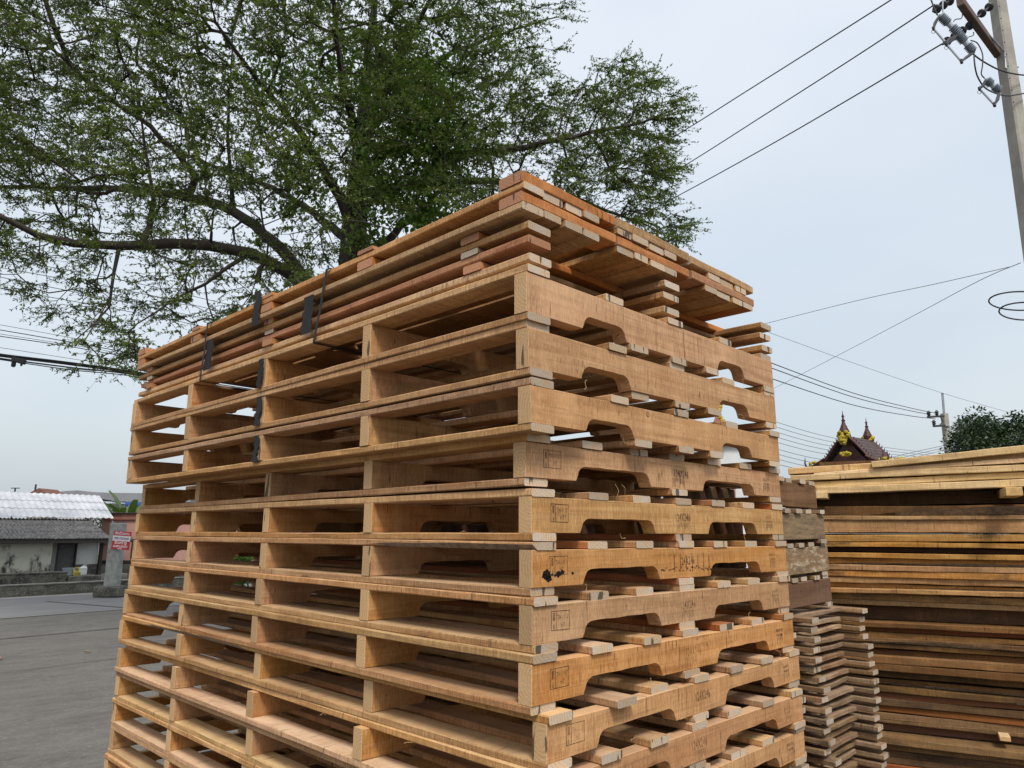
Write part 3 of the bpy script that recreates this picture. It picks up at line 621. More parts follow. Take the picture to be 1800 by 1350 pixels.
# clutter by the wall
def jug(px, D, z, h, col, lab):
    p = gnd(px, D, z); mb = MB(); mb.box((0, 0, h / 2), (h * .8, h * .55, h), bev=h * .15); mb.lathe([(h * .12, h * .98), (h * .12, h * 1.12), (h * .10, h * 1.13)], n=10)
    mb.tube([(h * .05, 0, h), (h * .16, 0, h * 1.2), (h * .34, 0, h * 1.12), (h * .34, 0, h * .97)], h * .05, 6); tag(mb.build('jug', col, None, p, (0, 0, .5)), lab, 'jug')
ZL = PZ(150, 1012, 2.9); shelf = wallbox('concrete_ledge', PS(128, 2.9), PS(178, 2.9), 2.6, 3.4, 0, ZL, M_COPE); tag(shelf, 'low concrete ledge outside the house holding jugs and a yellow pot', 'ledge')
DJ = (fr(PS(150, 2.8), 2.8) - CAMP).dot(Fh)
jug(154, DJ, ZL + .002, .30, plain('white_plastic', (.62, .66, .68), .4), 'white plastic jug on the ledge by the house door')
mb = MB(); mb.lathe([(.09, 0), (.13, .02), (.17, .19), (.16, .20), (.12, .05)]); tag(mb.build('yellow_pot', plain('yellow_plastic', (.72, .62, .12), .5), None, gnd(144, DJ, ZL + .03), (0.5, .1, 0)), 'pale yellow plastic pot tipped over beside the white jug', 'pot')
mb = MB(); mb.lathe([(.14, 0), (.18, .02), (.24, .24), (.25, .25), (.22, .25), (.15, .03)]); tag(mb.build('plastic_basin', plain('blue_grey_plastic', (.30, .36, .42), .5), None, gnd(131, DJ, ZL + .002)), 'blue grey basin under the house door, left of the yellow pot', 'basin')
# concrete sign post and red sign
pp = gnd(207, 21.3, 0); post = empty('sign_post', pp, 'squat weathered concrete post carrying the red and white sign', 'post')
M_POST = plain('streaked_grey_post', (.34, .36, .34), .9, (.20, .21, .20), 6, bmp=.4)
mb = MB(); mb.box((0, 0, 1.02), (.34, .30, 2.04), rz=R(45) - R(0), bev=.02, M=Matrix.Rotation(-YAW, 4, 'Z') @ T3(0, 0, 1.02)); mb.build('shaft', M_POST, post)
mb = MB(); mb.box((0, 0, .14), (.75, .6, .3), bev=.04, M=Matrix.Rotation(-YAW, 4, 'Z') @ T3(0, 0, .15)); mb.build('footing', M_MOULD, post)
M_SIGNR = plain('sign_red', (.50, .012, .03), .5, (.44, .01, .025), 9, bmp=0); M_SIGNW = plain('sign_white', (.72, .70, .72), .5, (.66, .64, .66), 9, bmp=0)
M_SBLUE = plain('sign_digit_blue', (.20, .10, .22), .5, bmp=0); M_SPINK = plain('sign_letter_white', (.80, .72, .72), .5, bmp=0)
sg = empty('red_sign', at(213.5, 950, 21.05), 'red and white sign with a phone number on the concrete post', 'sign', None, (0, R(4), -YAW + R(0)))
mb = MB(); mb.box((0, 0, 0), (.50, .02, .505), bev=.004); mb.build('board', M_SIGNR, sg)
mb = MB(); mb.box((0, -.0115, .055), (.50, .003, .145)); mb.build('white_band', M_SIGNW, sg)
def sgt(s_, size, z, mt, sx=1.0, bold=.003):
    me = text_mesh(s_, size, mt, bold=bold, sx=sx, align='CENTER'); me.transform(UPR); link('lettering', me, sg, (0, -.0155, z))
sgt('ตั้งตัวแทน', .105, .160, M_SPINK); sgt('098-7302440', .092, .022, M_SBLUE, .85, .002); sgt('รับสร้าง', .115, -.10, M_SPINK); sgt('สะพานเหล็ก', .105, -.195, M_SPINK, .85); sgt('ราคาถูก', .04, -.243, M_SPINK)
# pink building behind, blue awning, arched grey hall, gabled house
M_PINK = plain('pink_wall', (.56, .32, .26), .9, (.50, .27, .22), 1.5); M_BROWNB = plain('brown_band', (.34, .15, .10), .9, (.25, .11, .075), 5)
pk = empty('pink_building', gnd(230, 29), 'flat roofed pink building with a brown parapet, behind the sign post', 'building')
def gbox(name, px0_, px1_, D, y0, y1, dep, mt, par, dn=0.0):  # box spanning photo columns at distance D, front face parallel to the road
    a = gnd(px0_, D); c_ = gnd(px1_, D); za = at((px0_ + px1_) / 2, y0, D).z; zb_ = at((px0_ + px1_) / 2, y1, D).z
    if y1 >= 9000: zb_ = 0
    ce = (a + c_) / 2 + Fh * (dep / 2 + dn); ce.z = (za + zb_) / 2
    mb = MB(); mb.box((0, 0, 0), ((c_ - a).length, dep, abs(za - zb_)), M=T3(*ce) @ Matrix.Rotation(-YAW, 4, 'Z'), bev=.01); o = mb.build(name, mt)
    o.parent = par; o.matrix_parent_inverse = Matrix.Translation(-par.location); return o
gbox('wall', 178, 420, 29, 914, 9999, 8, M_PINK, pk); gbox('parapet', 176, 422, 28.9, 903, 914, 8.1, M_BROWNB, pk); gbox('roof_edge', 175, 423, 28.8, 901, 903, 8.2, M_DK, pk)
gbox('base_band', 178, 262, 28.94, 985, 991, .055, M_DK, pk); gbox('pier', 233, 238, 28.93, 948, 990, .06, M_DK, pk); gbox('dark_panel', 180, 190, 28.93, 945, 958, .06, M_BROWNB, pk); gbox('cream_base', 178, 262, 28.95, 991, 9999, .045, M_COPE, pk)
aw = empty('blue_awning', gnd(228, 33), 'blue metal awning beyond the pink building', 'awning'); gbox('sheet', 214, 300, 33, 882, 887, 2.5, plain('blue_sheet', (.05, .12, .42), .4), aw); gbox('edge', 214, 300, 32.98, 887, 890, .1, plain('blue_edge', (.03, .06, .22), .4), aw)
for px_ in (218, 292): gbox('post', px_, px_ + 1.5, 33, 890, 9999, .08, M_STEEL, aw)
hall = empty('arched_hall', gnd(160, 58), 'wide grey hall with a shallow arched roof in the distance', 'building')
M_HROOF = plain('grey_hall_roof', (.17, .18, .20), .7, (.22, .23, .25), .6); M_HWALL = plain('hall_wall', (.42, .43, .45), .9)
a0 = gnd(66, 58); a1 = gnd(330, 58); ln = (a1 - a0).length; mb = MB(); zt = at(115, 862, 58).z; ze = at(66, 868, 58).z
prof = [(0, ze - .1), (ln * .08, ze + .15), (ln * .19, zt - .02), (ln * .24, zt), (ln * .33, zt - .12), (ln * .46, zt - .18), (ln, zt - .22), (ln, zt - .9), (ln * .5, zt - .85), (ln * .3, zt - .45), (0, ze - .2)]
mb.poly(prof, 0, 14, lambda u, v_, t_: a0 + Rh * u + Fh * t_ + Vector((0, 0, v_))); o = mb.build('roof', M_HROOF); o.parent = hall; o.matrix_parent_inverse = Matrix.Translation(-hall.location)
gbox('wall', 70, 328, 58.6, 885, 9999, 12, M_HWALL, hall)
for k, px_ in enumerate((236, 243, 250)): gbox('window', px_, px_ + 5, 58.55, 890, 895, .1, M_DK, hall)
gh = empty('gabled_house', gnd(55, 50), 'small brown gabled roof peeping above the white roof at the far left', 'house')
a0 = gnd(41, 50); a1 = gnd(70, 50); ln = (a1 - a0).length; za = at(55, 867, 50).z; zb_ = at(57, 858, 50).z; mb = MB()
mb.poly([(0, za - .3), (0, za), (ln * .58, zb_), (ln, za), (ln, za - .3)], 0, 7, lambda u, v_, t_: a0 + Rh * u + Fh * t_ * .3 + Vector((0, 0, v_))); o = mb.build('roof', plain('brown_tiles', (.17, .075, .05), .9, (.11, .05, .035), 6)); o.parent = gh; o.matrix_parent_inverse = Matrix.Translation(-gh.location)
gbox('wall', 43, 68, 50.1, 869, 9999, 1.9, M_COPE, gh); mb = MB(); p = at(62.5, 857, 50.5); mb.tube([p + Vector((0, 0, -.3)), p + Vector((0, 0, .22))], .06, 6); o = mb.build('finial', M_DK); o.parent = gh; o.matrix_parent_inverse = Matrix.Translation(-gh.location)
mb = MB(); p = at(27, 858, 50); mb.tube([p, Vector((p.x, p.y, 0))], .05, 6); mb.tube([p + Rh * -.3, p + Rh * .3], .03, 5); tag(mb.build('antenna_mast', M_DARKMET), 'thin antenna mast over the white roof at the far left', 'mast')
# ------------------------------------------------------------------ foliage
def leafmat(name, c1, c2, c3=None, tr=.35):
    mm = bpy.data.materials.new(name); mm.use_nodes = True; t = mm.node_tree; t.nodes.clear()
    o = nd(t, 'ShaderNodeOutputMaterial'); d = nd(t, 'ShaderNodeBsdfPrincipled'); d.inputs['Roughness'].default_value = .45; d.inputs['Specular IOR Level'].default_value = .35
    tl = nd(t, 'ShaderNodeBsdfTranslucent'); ms = nd(t, 'ShaderNodeMixShader'); ms.inputs[0].default_value = tr
    v, r = objvec(t, False); ge = nd(t, 'ShaderNodeNewGeometry')
    c = mixc(t, ge.outputs['Random Per Island'], c1, c2); c = mixc(t, mr(t, noise(t, v, .55, 2), .42, .62, 0, .6), c, c3 or c1)
    t.links.new(c, d.inputs['Base Color']); cc = mixc(t, 1.0, c, (1.3, 1.5, .5), 'MULTIPLY'); t.links.new(cc, tl.inputs[0])
    t.links.new(d.outputs[0], ms.inputs[1]); t.links.new(tl.outputs[0], ms.inputs[2]); t.links.new(ms.outputs[0], o.inputs[0]); return mm
M_LEAF = leafmat('tree_leaf', (.06, .092, .020), (.145, .185, .042), (.045, .075, .028)); M_VINE = leafmat('climber_leaf', (.05, .11, .016), (.15, .24, .04), (.04, .085, .016))
M_BARK = plain('dark_bark', (.024, .019, .016), .95, (.05, .04, .032), 7, bmp=.8, bs=25)
def leaves_mesh(name, P, D, S, mt, rs, width=.38, fold=.15):
    """P leaf roots, D directions (unit), S lengths: one four-cornered leaf each, folded at the midrib"""
    n = len(P); up = rs.normal(size=(n, 3)) + np.array([0, 0, 1.4]); sd = np.cross(D, up); sd /= np.linalg.norm(sd, axis=1)[:, None] + 1e-9
    nr = np.cross(sd, D); S = S[:, None]
    v = np.stack([P, P + D * S * .45 + sd * S * width * .5 + nr * S * fold * .3, P + D * S, P + D * S * .45 - sd * S * width * .5 + nr * S * fold * .3], 1).reshape(-1, 3)
    me = bpy.data.meshes.new(name); me.vertices.add(4 * n); me.vertices.foreach_set('co', v.ravel().astype(np.float32))
    me.loops.add(4 * n); me.loops.foreach_set('vertex_index', np.arange(4 * n, dtype=np.int32)); me.polygons.add(n)
    me.polygons.foreach_set('loop_start', np.arange(0, 4 * n, 4, dtype=np.int32)); me.polygons.foreach_set('loop_total', np.full(n, 4, dtype=np.int32))
    me.materials.append(mt); me.update(calc_edges=True); return me
def inpoly(poly, x, y):
    ins = False; n = len(poly); j = n - 1
    for i in range(n):
        xi, yi = poly[i]; xj, yj = poly[j]
        if (yi > y) != (yj > y) and x < (xj - xi) * (y - yi) / (yj - yi) + xi: ins = not ins
        j = i
    return ins
def segs_mesh(name, nodes, par, rad, mt, minr=.0, k=5):
    mb_v = []; mb_f = []
    for i in range(len(nodes)):
        j = par[i]
        if j < 0 or rad[i] < minr: continue
        a, b_ = nodes[j], nodes[i]; d = b_ - a; l = np.linalg.norm(d)
        if l < 1e-4: continue
        d = d / l; u = np.cross(d, [0.13, .37, .92]); u /= np.linalg.norm(u); v_ = np.cross(d, u); kk = 9 if rad[i] > .06 else (6 if rad[i] > .02 else 3)
        ra = min(rad[j], rad[i] * 1.35); rb = rad[i]; base = len(mb_v)
        for (p, r_) in ((a - d * ra * .25, ra), (b_ + d * rb * .25, rb)):
            for q in range(kk):
                an = 2 * math.pi * q / kk; mb_v.append(p + (u * math.cos(an) + v_ * math.sin(an)) * r_)
        for q in range(kk): mb_f.append((base + q, base + (q + 1) % kk, base + kk + (q + 1) % kk, base + kk + q))
    return mesh(name, mb_v, mb_f, mt, smooth=True)
def big_tree():
    rs = np.random.RandomState(3)
    limbs = [  # (start limb, photo column, photo row, distance), thick first
        [(622, 937, 14, .36, 'g'), (622, 620, 14, .33), (618, 520, 14, .30), (622, 430, 14, .27), (628, 340, 14, .23), (634, 260, 14.1, .17), (642, 160, 14.2, .12), (652, 60, 14.3, .08), (664, -60, 14.5, .05), (670, -200, 14.6, .03)],
        [(618, 640, 14, .24), (585, 560, 13.9, .20), (545, 505, 13.7, .17), (500, 475, 13.4, .15), (440, 445, 13, .135), (370, 432, 12.6, .125), (290, 428, 12.2, .115), (210, 432, 11.8, .10), (130, 428, 11.4, .085), (70, 415, 11, .07), (10, 385, 10.6, .055), (-70, 350, 10.2, .04)],
        [(620, 600, 14, .24), (570, 530, 14.3, .19), (520, 470, 14.6, .17), (480, 425, 14.8, .155), (430, 385, 15, .14), (385, 360, 15.1, .13), (330, 348, 15.2, .12), (260, 335, 15.3, .10), (180, 330, 15.3, .085), (90, 332, 15.3, .07), (0, 328, 15.2, .05), (-90, 330, 15, .035)],
        [(345, 350, 15.2, .10), (345, 310, 15, .09), (310, 265, 14.8, .08), (265, 222, 14.5, .07), (215, 190, 14.2, .06), (150, 140, 13.9, .05), (90, 85, 13.5, .04), (30, 30, 13.2, .03), (-60, -40, 12.8, .02)],
        [(624, 400, 14, .17), (600, 350, 13.7, .14), (575, 310, 13.4, .115), (545, 262, 13, .095), (515, 215, 12.6, .08), (470, 160, 12.1, .06), (430, 110, 11.7, .045), (380, 40, 11.2, .03)],
        [(628, 440, 14, .15), (590, 405, 14.8, .12), (545, 370, 15.6, .10), (480, 330, 16.4, .08), (400, 300, 17, .06), (320, 270, 17.6, .045)],
        [(632, 300, 14, .16), (680, 265, 13.9, .13), (740, 262, 13.8, .11), (820, 270, 13.7, .095), (900, 262, 13.6, .08), (980, 245, 13.6, .065), (1060, 228, 13.6, .05), (1130, 215, 13.6, .035), (1190, 190, 13.6, .02)],
        [(630, 360, 14, .16), (690, 330, 14.4, .13), (760, 322, 14.7, .11), (840, 318, 15, .095), (920, 325, 15.2, .08), (1000, 345, 15.4, .06), (1080, 375, 15.6, .045), (1160, 400, 15.7, .03)],
        [(636, 240, 14.1, .14), (680, 190, 14.4, .11), (730, 140, 14.7, .09), (790, 95, 15, .07), (860, 65, 15.2, .05), (930, 45, 15.3, .03), (980, 30, 15.4, .02)],
        [(660, 470, 14.3, .13), (680, 425, 14.7, .115), (705, 395, 15.1, .10), (750, 375, 15.6, .09), (830, 380, 16, .07), (900, 395, 16.3, .05), (980, 410, 16.4, .035)],
        [(634, 280, 14, .13), (620, 210, 13.2, .10), (600, 140, 12.4, .08), (590, 60, 11.8, .06), (580, -40, 11.2, .04)],
        [(636, 230, 14.1, .12), (690, 120, 13.4, .09), (740, 30, 12.9, .06), (790, -60, 12.4, .04)],
        [(630, 320, 14, .13), (650, 240, 15.2, .10), (660, 150, 16.4, .08), (665, 60, 17.2, .05)],
        [(440, 445, 13, .06), (400, 470, 12.8, .045), (360, 500, 12.6, .035), (300, 530, 12.4, .025), (240, 570, 12.2, .018)],
        [(200, 432, 11.8, .05), (200, 480, 11.7, .035), (192, 540, 11.6, .025), (165, 570, 11.5, .018), (130, 600, 11.4, .012)],
        [(265, 428, 12.2, .07), (262, 400, 12.2, .065), (270, 350, 12.1, .05), (262, 300, 12, .035), (250, 220, 11.8, .025), (240, 150, 11.6, .015)],
        [(402, 370, 15, .07), (405, 300, 14.6, .05), (400, 230, 14.2, .04), (402, 160, 13.8, .03), (408, 60, 13.4, .02)]]
    nodes = []; par = []; rad = []
    for li, lb in enumerate(limbs):
        pts = []
        for q in lb:
            p = at(q[0], q[1], q[2]);
            if len(q) > 4: p = Vector((p.x, p.y, -.05))
            pts.append((np.array(p), q[3] * (1.0 if li == 0 else .80)))
        if li == 0: prev = -1
        else:
            A = np.array(nodes); prev = int(np.argmin(np.linalg.norm(A - pts[0][0], axis=1)))
        for k in range(len(pts)):
            p, r_ = pts[k]
            if k == 0:
                if li > 0: continue
                nodes.append(p); par.append(-1); rad.append(r_); prev = 0; continue
            q0 = nodes[prev]; L_ = np.linalg.norm(p - q0); n = max(1, int(L_ / .28)); r0 = min(rad[prev], pts[k - 1][1])
            for s in range(1, n + 1):
                u = s / n; pp_ = q0 + (p - q0) * u + rs.normal(size=3) * .018 * (u < 1)
                nodes.append(pp_); par.append(prev); rad.append(r0 + (r_ - r0) * u); prev = len(nodes) - 1
    nl = len(nodes)
    sil = [(-520, -420), (920, -420), (925, -20), (990, 10), (995, 70), (945, 95), (985, 130), (1010, 165), (1060, 118), (1150, 112), (1165, 160), (1222, 158), (1185, 235), (1150, 255), (1215, 300), (1190, 345), (1165, 362), (1212, 392), (1195, 455), (1140, 425), (1090, 420), (960, 420), (860, 430), (760, 450),
           (690, 470), (620, 520), (520, 560), (430, 560), (380, 575), (340, 600), (250, 650), (150, 655), (110, 640), (195, 585), (100, 590), (45, 545), (70, 520), (0, 490), (-500, 520)]
    T = []
    while len(T) < 3900:
        px = rs.uniform(-420, 1225); py = rs.uniform(-330, 660)
        if not inpoly(sil, px, py): continue
        half = 4.6 * math.sqrt(max(0.02, 1 - ((px - 520) / 800) ** 2))
        if px > 900: half *= .5
        D = 14.0 + half * rs.uniform(-1, 1)
        D = max(D, 9.2)
        # thinner towards the lower left, thick in the heart of the crown
        den = .62 if py > 470 else 1.0
        if px < 420 and py > 350: den *= .62
        if 380 < px < 600 and 330 < py < 470: den *= .45
        if px > 880 and py < 110: den *= .55
        if 640 < px < 900 and 380 < py: den *= .5
        if rs.rand() > den: continue
        T.append(np.array(at(px, py, D)))
    T = np.array(T)
    # layers: pull heights towards tiers, as this tree carries its leaves in flat sprays
    T[:, 2] += .16 * np.sin(T[:, 2] * 2 * math.pi / .95)
    base = nodes[30]; order = np.argsort(np.array([np.min(np.linalg.norm(np.array(nodes[:nl]) - p, axis=1)) for p in T]))
    N = np.zeros((200000, 3)); N[:nl] = np.array(nodes); cnt = nl; trunkxy = nodes[10][:2]
    par = par + [0] * (200000 - nl); rad = rad + [0.0] * (200000 - nl); depth = np.zeros(200000, int); tips = []
    for ti in order:
        p = T[ti]; dv = N[:cnt] - p; d = np.linalg.norm(dv, axis=1)
        # prefer parents that lie nearer the trunk and a little lower
        rp = np.linalg.norm(p[:2] - trunkxy); rn = np.linalg.norm(N[:cnt, :2] - trunkxy, axis=1)
        cost = d + .9 * np.maximum(0, rn - rp + .15) + .5 * np.maximum(0, N[:cnt, 2] - p[2]) + .05 * depth[:cnt]
        cost[:min(cnt, 18)] += 3
        a = int(np.argmin(cost)); q0 = N[a].copy(); L_ = d[a]; n = max(1, int(L_ / .26)); prev = a
        pd = N[a] - N[par[a]] if par[a] >= 0 else np.array([0, 0, 1.]); pd = pd / (np.linalg.norm(pd) + 1e-6)
        for s in range(1, n + 1):
            u = s / n; x = q0 + (p - q0) * u + pd * L_ * .28 * u * (1 - u) + rs.normal(size=3) * .03 * (u < 1)
            N[cnt] = x; par[cnt] = prev; depth[cnt] = depth[a] + 1; prev = cnt; cnt += 1
        tips.append((prev, p, (p - q0) / max(L_, 1e-3)))
    # radii of the grown branches from the number of tips they carry
    load = np.zeros(cnt); 
    for (i_, _, _) in tips: load[i_] += 1
    for i_ in range(cnt - 1, nl - 1, -1): load[par[i_]] += load[i_]
    for i_ in range(nl, cnt): rad[i_] = min(.0046 * (load[i_] + .8) ** .5, .06)
    tw_n = []; LP = []; LD = []; LS = []
    for (i_, p, dr_) in tips:
        out_ = np.array([p[0] - trunkxy[0], p[1] - trunkxy[1], .0]); out_ /= np.linalg.norm(out_) + 1e-6
        for k in range(rs.randint(6, 9)):
            d = out_ * .62 + dr_ * .4 + rs.normal(size=3) * np.array([.76, .76, .27]); d /= np.linalg.norm(d)
            ln_ = rs.uniform(.28, .66); pp_ = i_; st_ = N[i_]
            m_ = 3
            for s in range(m_):
                x = st_ + d * ln_ / m_ + np.array([0, 0, -.02 * s]) + rs.normal(size=3) * .02
                N[cnt] = x; par[cnt] = pp_; rad[cnt] = .0032 - .0008 * s; pp_ = cnt; cnt += 1
                nleaf = 8
                for q in range(nleaf):
                    u = rs.rand(); LP.append(st_ + (x - st_) * u); dd = (x - st_) / np.linalg.norm(x - st_) * .55 + rs.normal(size=3) * np.array([.6, .6, .5]) + np.array([0, 0, -.12]); LD.append(dd / np.linalg.norm(dd)); LS.append(rs.uniform(.040, .080))
                st_ = x
    root = empty('shade_tree', tuple(nodes[0]), 'huge spreading shade tree with fine leaves towering behind the pallet stack', 'tree')
    off = Vector(nodes[0])
    def place(nm, me):
        o = link(nm, me, root); o.matrix_parent_inverse = Matrix.Translation(-off); return o
    place('trunk', segs_mesh('trunk', list(N[:nl]), par[:nl], rad[:nl], M_BARK))
    place('branches', segs_mesh('branches', [N[i_] for i_ in range(cnt)], [par[i_] if i_ >= nl else -1 for i_ in range(cnt)], rad[:cnt], M_BARK))
    place('crown', leaves_mesh('crown', np.array(LP), np.array(LD), np.array(LS), M_LEAF, rs, .42))
    # broad-leaved climber wrapped round the middle of the crown and trunk
    CP = []; CD = []; CS = []
    blobs = [(690, 130, 13.2, .85, 1900), (760, 190, 13.0, .75, 2300), (740, 110, 13.4, .8, 1400), (700, 230, 13.1, .7, 1700), (790, 250, 13.2, .55, 1100), (770, 310, 13.3, .6, 1500), (690, 330, 13.3, .5, 1000), (640, 300, 13.4, .4, 500), (745, 370, 13.4, .45, 900), (650, 400, 13.5, .35, 420), (520, 300, 13.2, .38, 420), (515, 360, 13.2, .25, 190), (560, 330, 13.3, .3, 150), (600, 120, 13, .8, 900), (470, 130, 12.4, .8, 700)]
    for (px, py, D, r_, n) in blobs:
        n = int(n * .8)
        c_ = np.array(at(px, py, D)); q = rs.normal(size=(n, 3)) * r_ * np.array([.55, .55, .5]); q[:, 2] -= np.abs(rs.normal(size=n)) * r_ * .25
        CP.append(c_ + q); dd = rs.normal(size=(n, 3)) * .6 + np.array([0, 0, -.75]); CD.append(dd / np.linalg.norm(dd, axis=1)[:, None]); CS.append(rs.uniform(.07, .15, n))
    place('climbing_vine', leaves_mesh('climbing_vine', np.concatenate(CP), np.concatenate(CD), np.concatenate(CS), M_VINE, rs, .62))
big_tree()
def round_tree(name, base, h, cr, n, lab, mt, seed, ls=(.08, .16), cat='tree', squash=.8, tr=.12):
    rs = np.random.RandomState(seed); root = empty(name, base, lab, cat); c0 = np.array([0, 0, h - cr * squash]); P = []; D = []
    mb = MB(); mb.tube([(0, 0, 0), (.05, 0, h * .25), (0, .04, h * .5), (0, 0, h * .7)], [tr, tr * .8, tr * .65, tr * .35], 8)
    for k in range(46):
        d = rs.normal(size=3); d /= np.linalg.norm(d); rr = cr * rs.uniform(.45, .95); c_ = c0 + d * rr * np.array([1, 1, squash]); sr = cr * rs.uniform(.16, .34)
        mb.tube([(0, 0, h * .45 + .2 * k / 46), tuple(c0 * .5 + c_ * .5 + rs.normal(size=3) * .1), tuple(c_)], [tr * .35, tr * .2, tr * .06], 4, cap=False)
        m_ = n // 46; q = rs.normal(size=(m_, 3)); q /= np.linalg.norm(q, axis=1)[:, None]; q *= (sr * rs.uniform(.35, 1.05, m_))[:, None]; P.append(c_ + q); dd = q / sr + rs.normal(size=(m_, 3)) * .6 + np.array([0, 0, -.5]); D.append(dd / np.linalg.norm(dd, axis=1)[:, None])
    P = np.concatenate(P); D = np.concatenate(D); mb.build('trunk', M_BARK, root, smooth=True)
    link('crown', leaves_mesh('crown', P, D, rs.uniform(ls[0], ls[1], len(P)), mt, rs, .5), root)
M_LEAF2 = leafmat('dark_tree_leaf', (.012, .028, .010), (.035, .06, .018), (.016, .034, .012), .12)
p = gnd(1782, 24); round_tree('mango_tree', p, at(1765, 712, 24).z, 2.3, 34000, 'round dark green tree behind the lumber pile at the far right', M_LEAF2, 8, squash=.95)
p = gnd(432, 24); round_tree('shrub', p, 1.35, .75, 3000, 'small bright green shrub seen through the openings of the pallet stack', M_VINE, 9, squash=.8, tr=.04)
p = gnd(120, 66); round_tree('distant_tree', gnd(200, 40), 3.3, 1.7, 6000, 'dark bushy tree behind the banana plant, under the arched hall', M_LEAF2, 10, squash=.8)
def banana(p, h, lab):
    h *= .97; root = empty('banana_plant', p, lab, 'plant'); r = random.Random(6); mb = MB(); mb.tube([(0, 0, 0), (.03, 0, h * .4), (0, .02, h * .62)], [.14, .11, .06], 8); mb.build('stem', plain('banana_stem', (.16, .20, .07), .7), root)
    mt = leafmat('banana_leaf', (.045, .085, .025), (.10, .16, .05), (.04, .07, .025), .25)
    for k in range(9):
        a = k * 2.4 + .3; L_ = h * r.uniform(.5, .75); n = 10; lean = r.uniform(.3, 1.0); vs = []; sd_ = Vector((-math.sin(a), math.cos(a), 0)); o_ = Vector((math.cos(a), math.sin(a), 0)); base_ = Vector((0, 0, h * .5))
        for q in range(n + 1):
            u = q / n; c_ = base_ + o_ * L_ * lean * (u ** 1.2) * .8 + Vector((0, 0, L_ * (u * (1.1 - .35 * lean) - lean * .35 * u ** 3))); w_ = .13 * math.sin(math.pi * min(1, u * .93 + .05)) ** .6 * (u > .12) + .02
            vs += [c_ - sd_ * w_ + Vector((0, 0, .05 * w_)), c_ + Vector((0, 0, -.02)), c_ + sd_ * w_ + Vector((0, 0, .05 * w_))]
        fs = []
        for q in range(n): A = q * 3; fs += [(A, A + 1, A + 4, A + 3), (A + 1, A + 2, A + 5, A + 4)]
        link('leaf', mesh('leaf', vs, fs, mt), root)
banana(gnd(206, 31), 3.35, 'banana plant with broad torn leaves behind the pink building')
banana(gnd(224, 31.5), 3.75, 'taller banana plant with one upright dark leaf next to the stack')
# ------------------------------------------------------------------ short dark pallets right of the stack
def mould(name, c1, c2, c3, sc):
    mm, t, b = mat(name, .95); v, r = objvec(t)
    n1 = noise(t, v, sc, 7, .8, .4); n2 = noise(t, v, tuple(q * 1.7 for q in sc), 6, .75, .5)
    c = mixc(t, mr(t, n1, .38, .62), c1, c2); c = mixc(t, mr(t, n2, .50, .66), c, c3); t.links.new(c, b.inputs['Base Color']); bump(t, b, n2, .5, .004); return mm
M_MO1 = mould('mould_spotted_wood', (.27, .185, .10), (.10, .072, .045), (.22, .15, .08), (10, 60, 60)); M_MO2 = mould('white_crusted_wood', (.13, .08, .042), (.24, .16, .08), (.46, .38, .27), (9, 26, 26))
M_DRK = wood('dark_brown_wood', (.15, .075, .04), (.22, .12, .065), (.13, .06, .03), saw=.3, redp=0, vary=.05, stain=.25); M_DR2 = wood('dark_red_wood', (.12, .058, .032), (.18, .092, .050), (.20, .125, .08), saw=.3, redp=0, vary=.05, stain=.1)
def W3(x, y, z): return Vector((x, y, G + z))
rs_ = random.Random(12)
sb = bset('short_board', 2.25, .052, .016, (W_GREY, E_GREY), 4, nx=8, wane_p=.3)
for i, (xr, zt, zb_, mt, lab, yo) in enumerate(((1.772, .106, .016, M_DRK, 'topmost short pallet behind the corner, with dark brown front beam', .1), (1.803, -.012, -.108, M_MO1, 'short pallet with grey beam speckled black with mould', .1),
        (1.828, -.140, -.236, M_MO2, 'short pallet with white crusted mouldy beam', .1), (1.846, -.262, -.350, M_DR2, 'lowest short pallet, with smooth dark red beam', .1))):
    H = zt - zb_; W_ = .50; t_ = empty('short_pallet', (xr - W_, yo, G + zb_ - .016), lab, 'pallet', 'short dark pallets right of the tall stack', (0, (.012, -.012, -.03, -.02)[i] * .6, (.01, -.01, .0, .012)[i]))
    me = board_mesh('beam', W_, .042, H, (mt, E_GREY), i, 8, .0006)
    for y in (0, .35, .72, 1.10, 1.5, 1.85, 2.2): link('beam', me if y == 0 else board_mesh('beam', W_, .042, H, (W_OLD, E_GREY), i + 9, 8, .0006), t_, (0, y, .0164))
    for k, x in enumerate((.03, .13, .225, .325, .425)): link('top_board', sb[rs_.randrange(4)], t_, (x + .06, rs_.uniform(-.012, .004), H + .0168), (0, 0, R(90)))
    for k, x in enumerate((0, .435)): link('bottom_board', sb[rs_.randrange(4)], t_, (x + .056, rs_.uniform(-.01, .01), 0), (0, 0, R(90)))
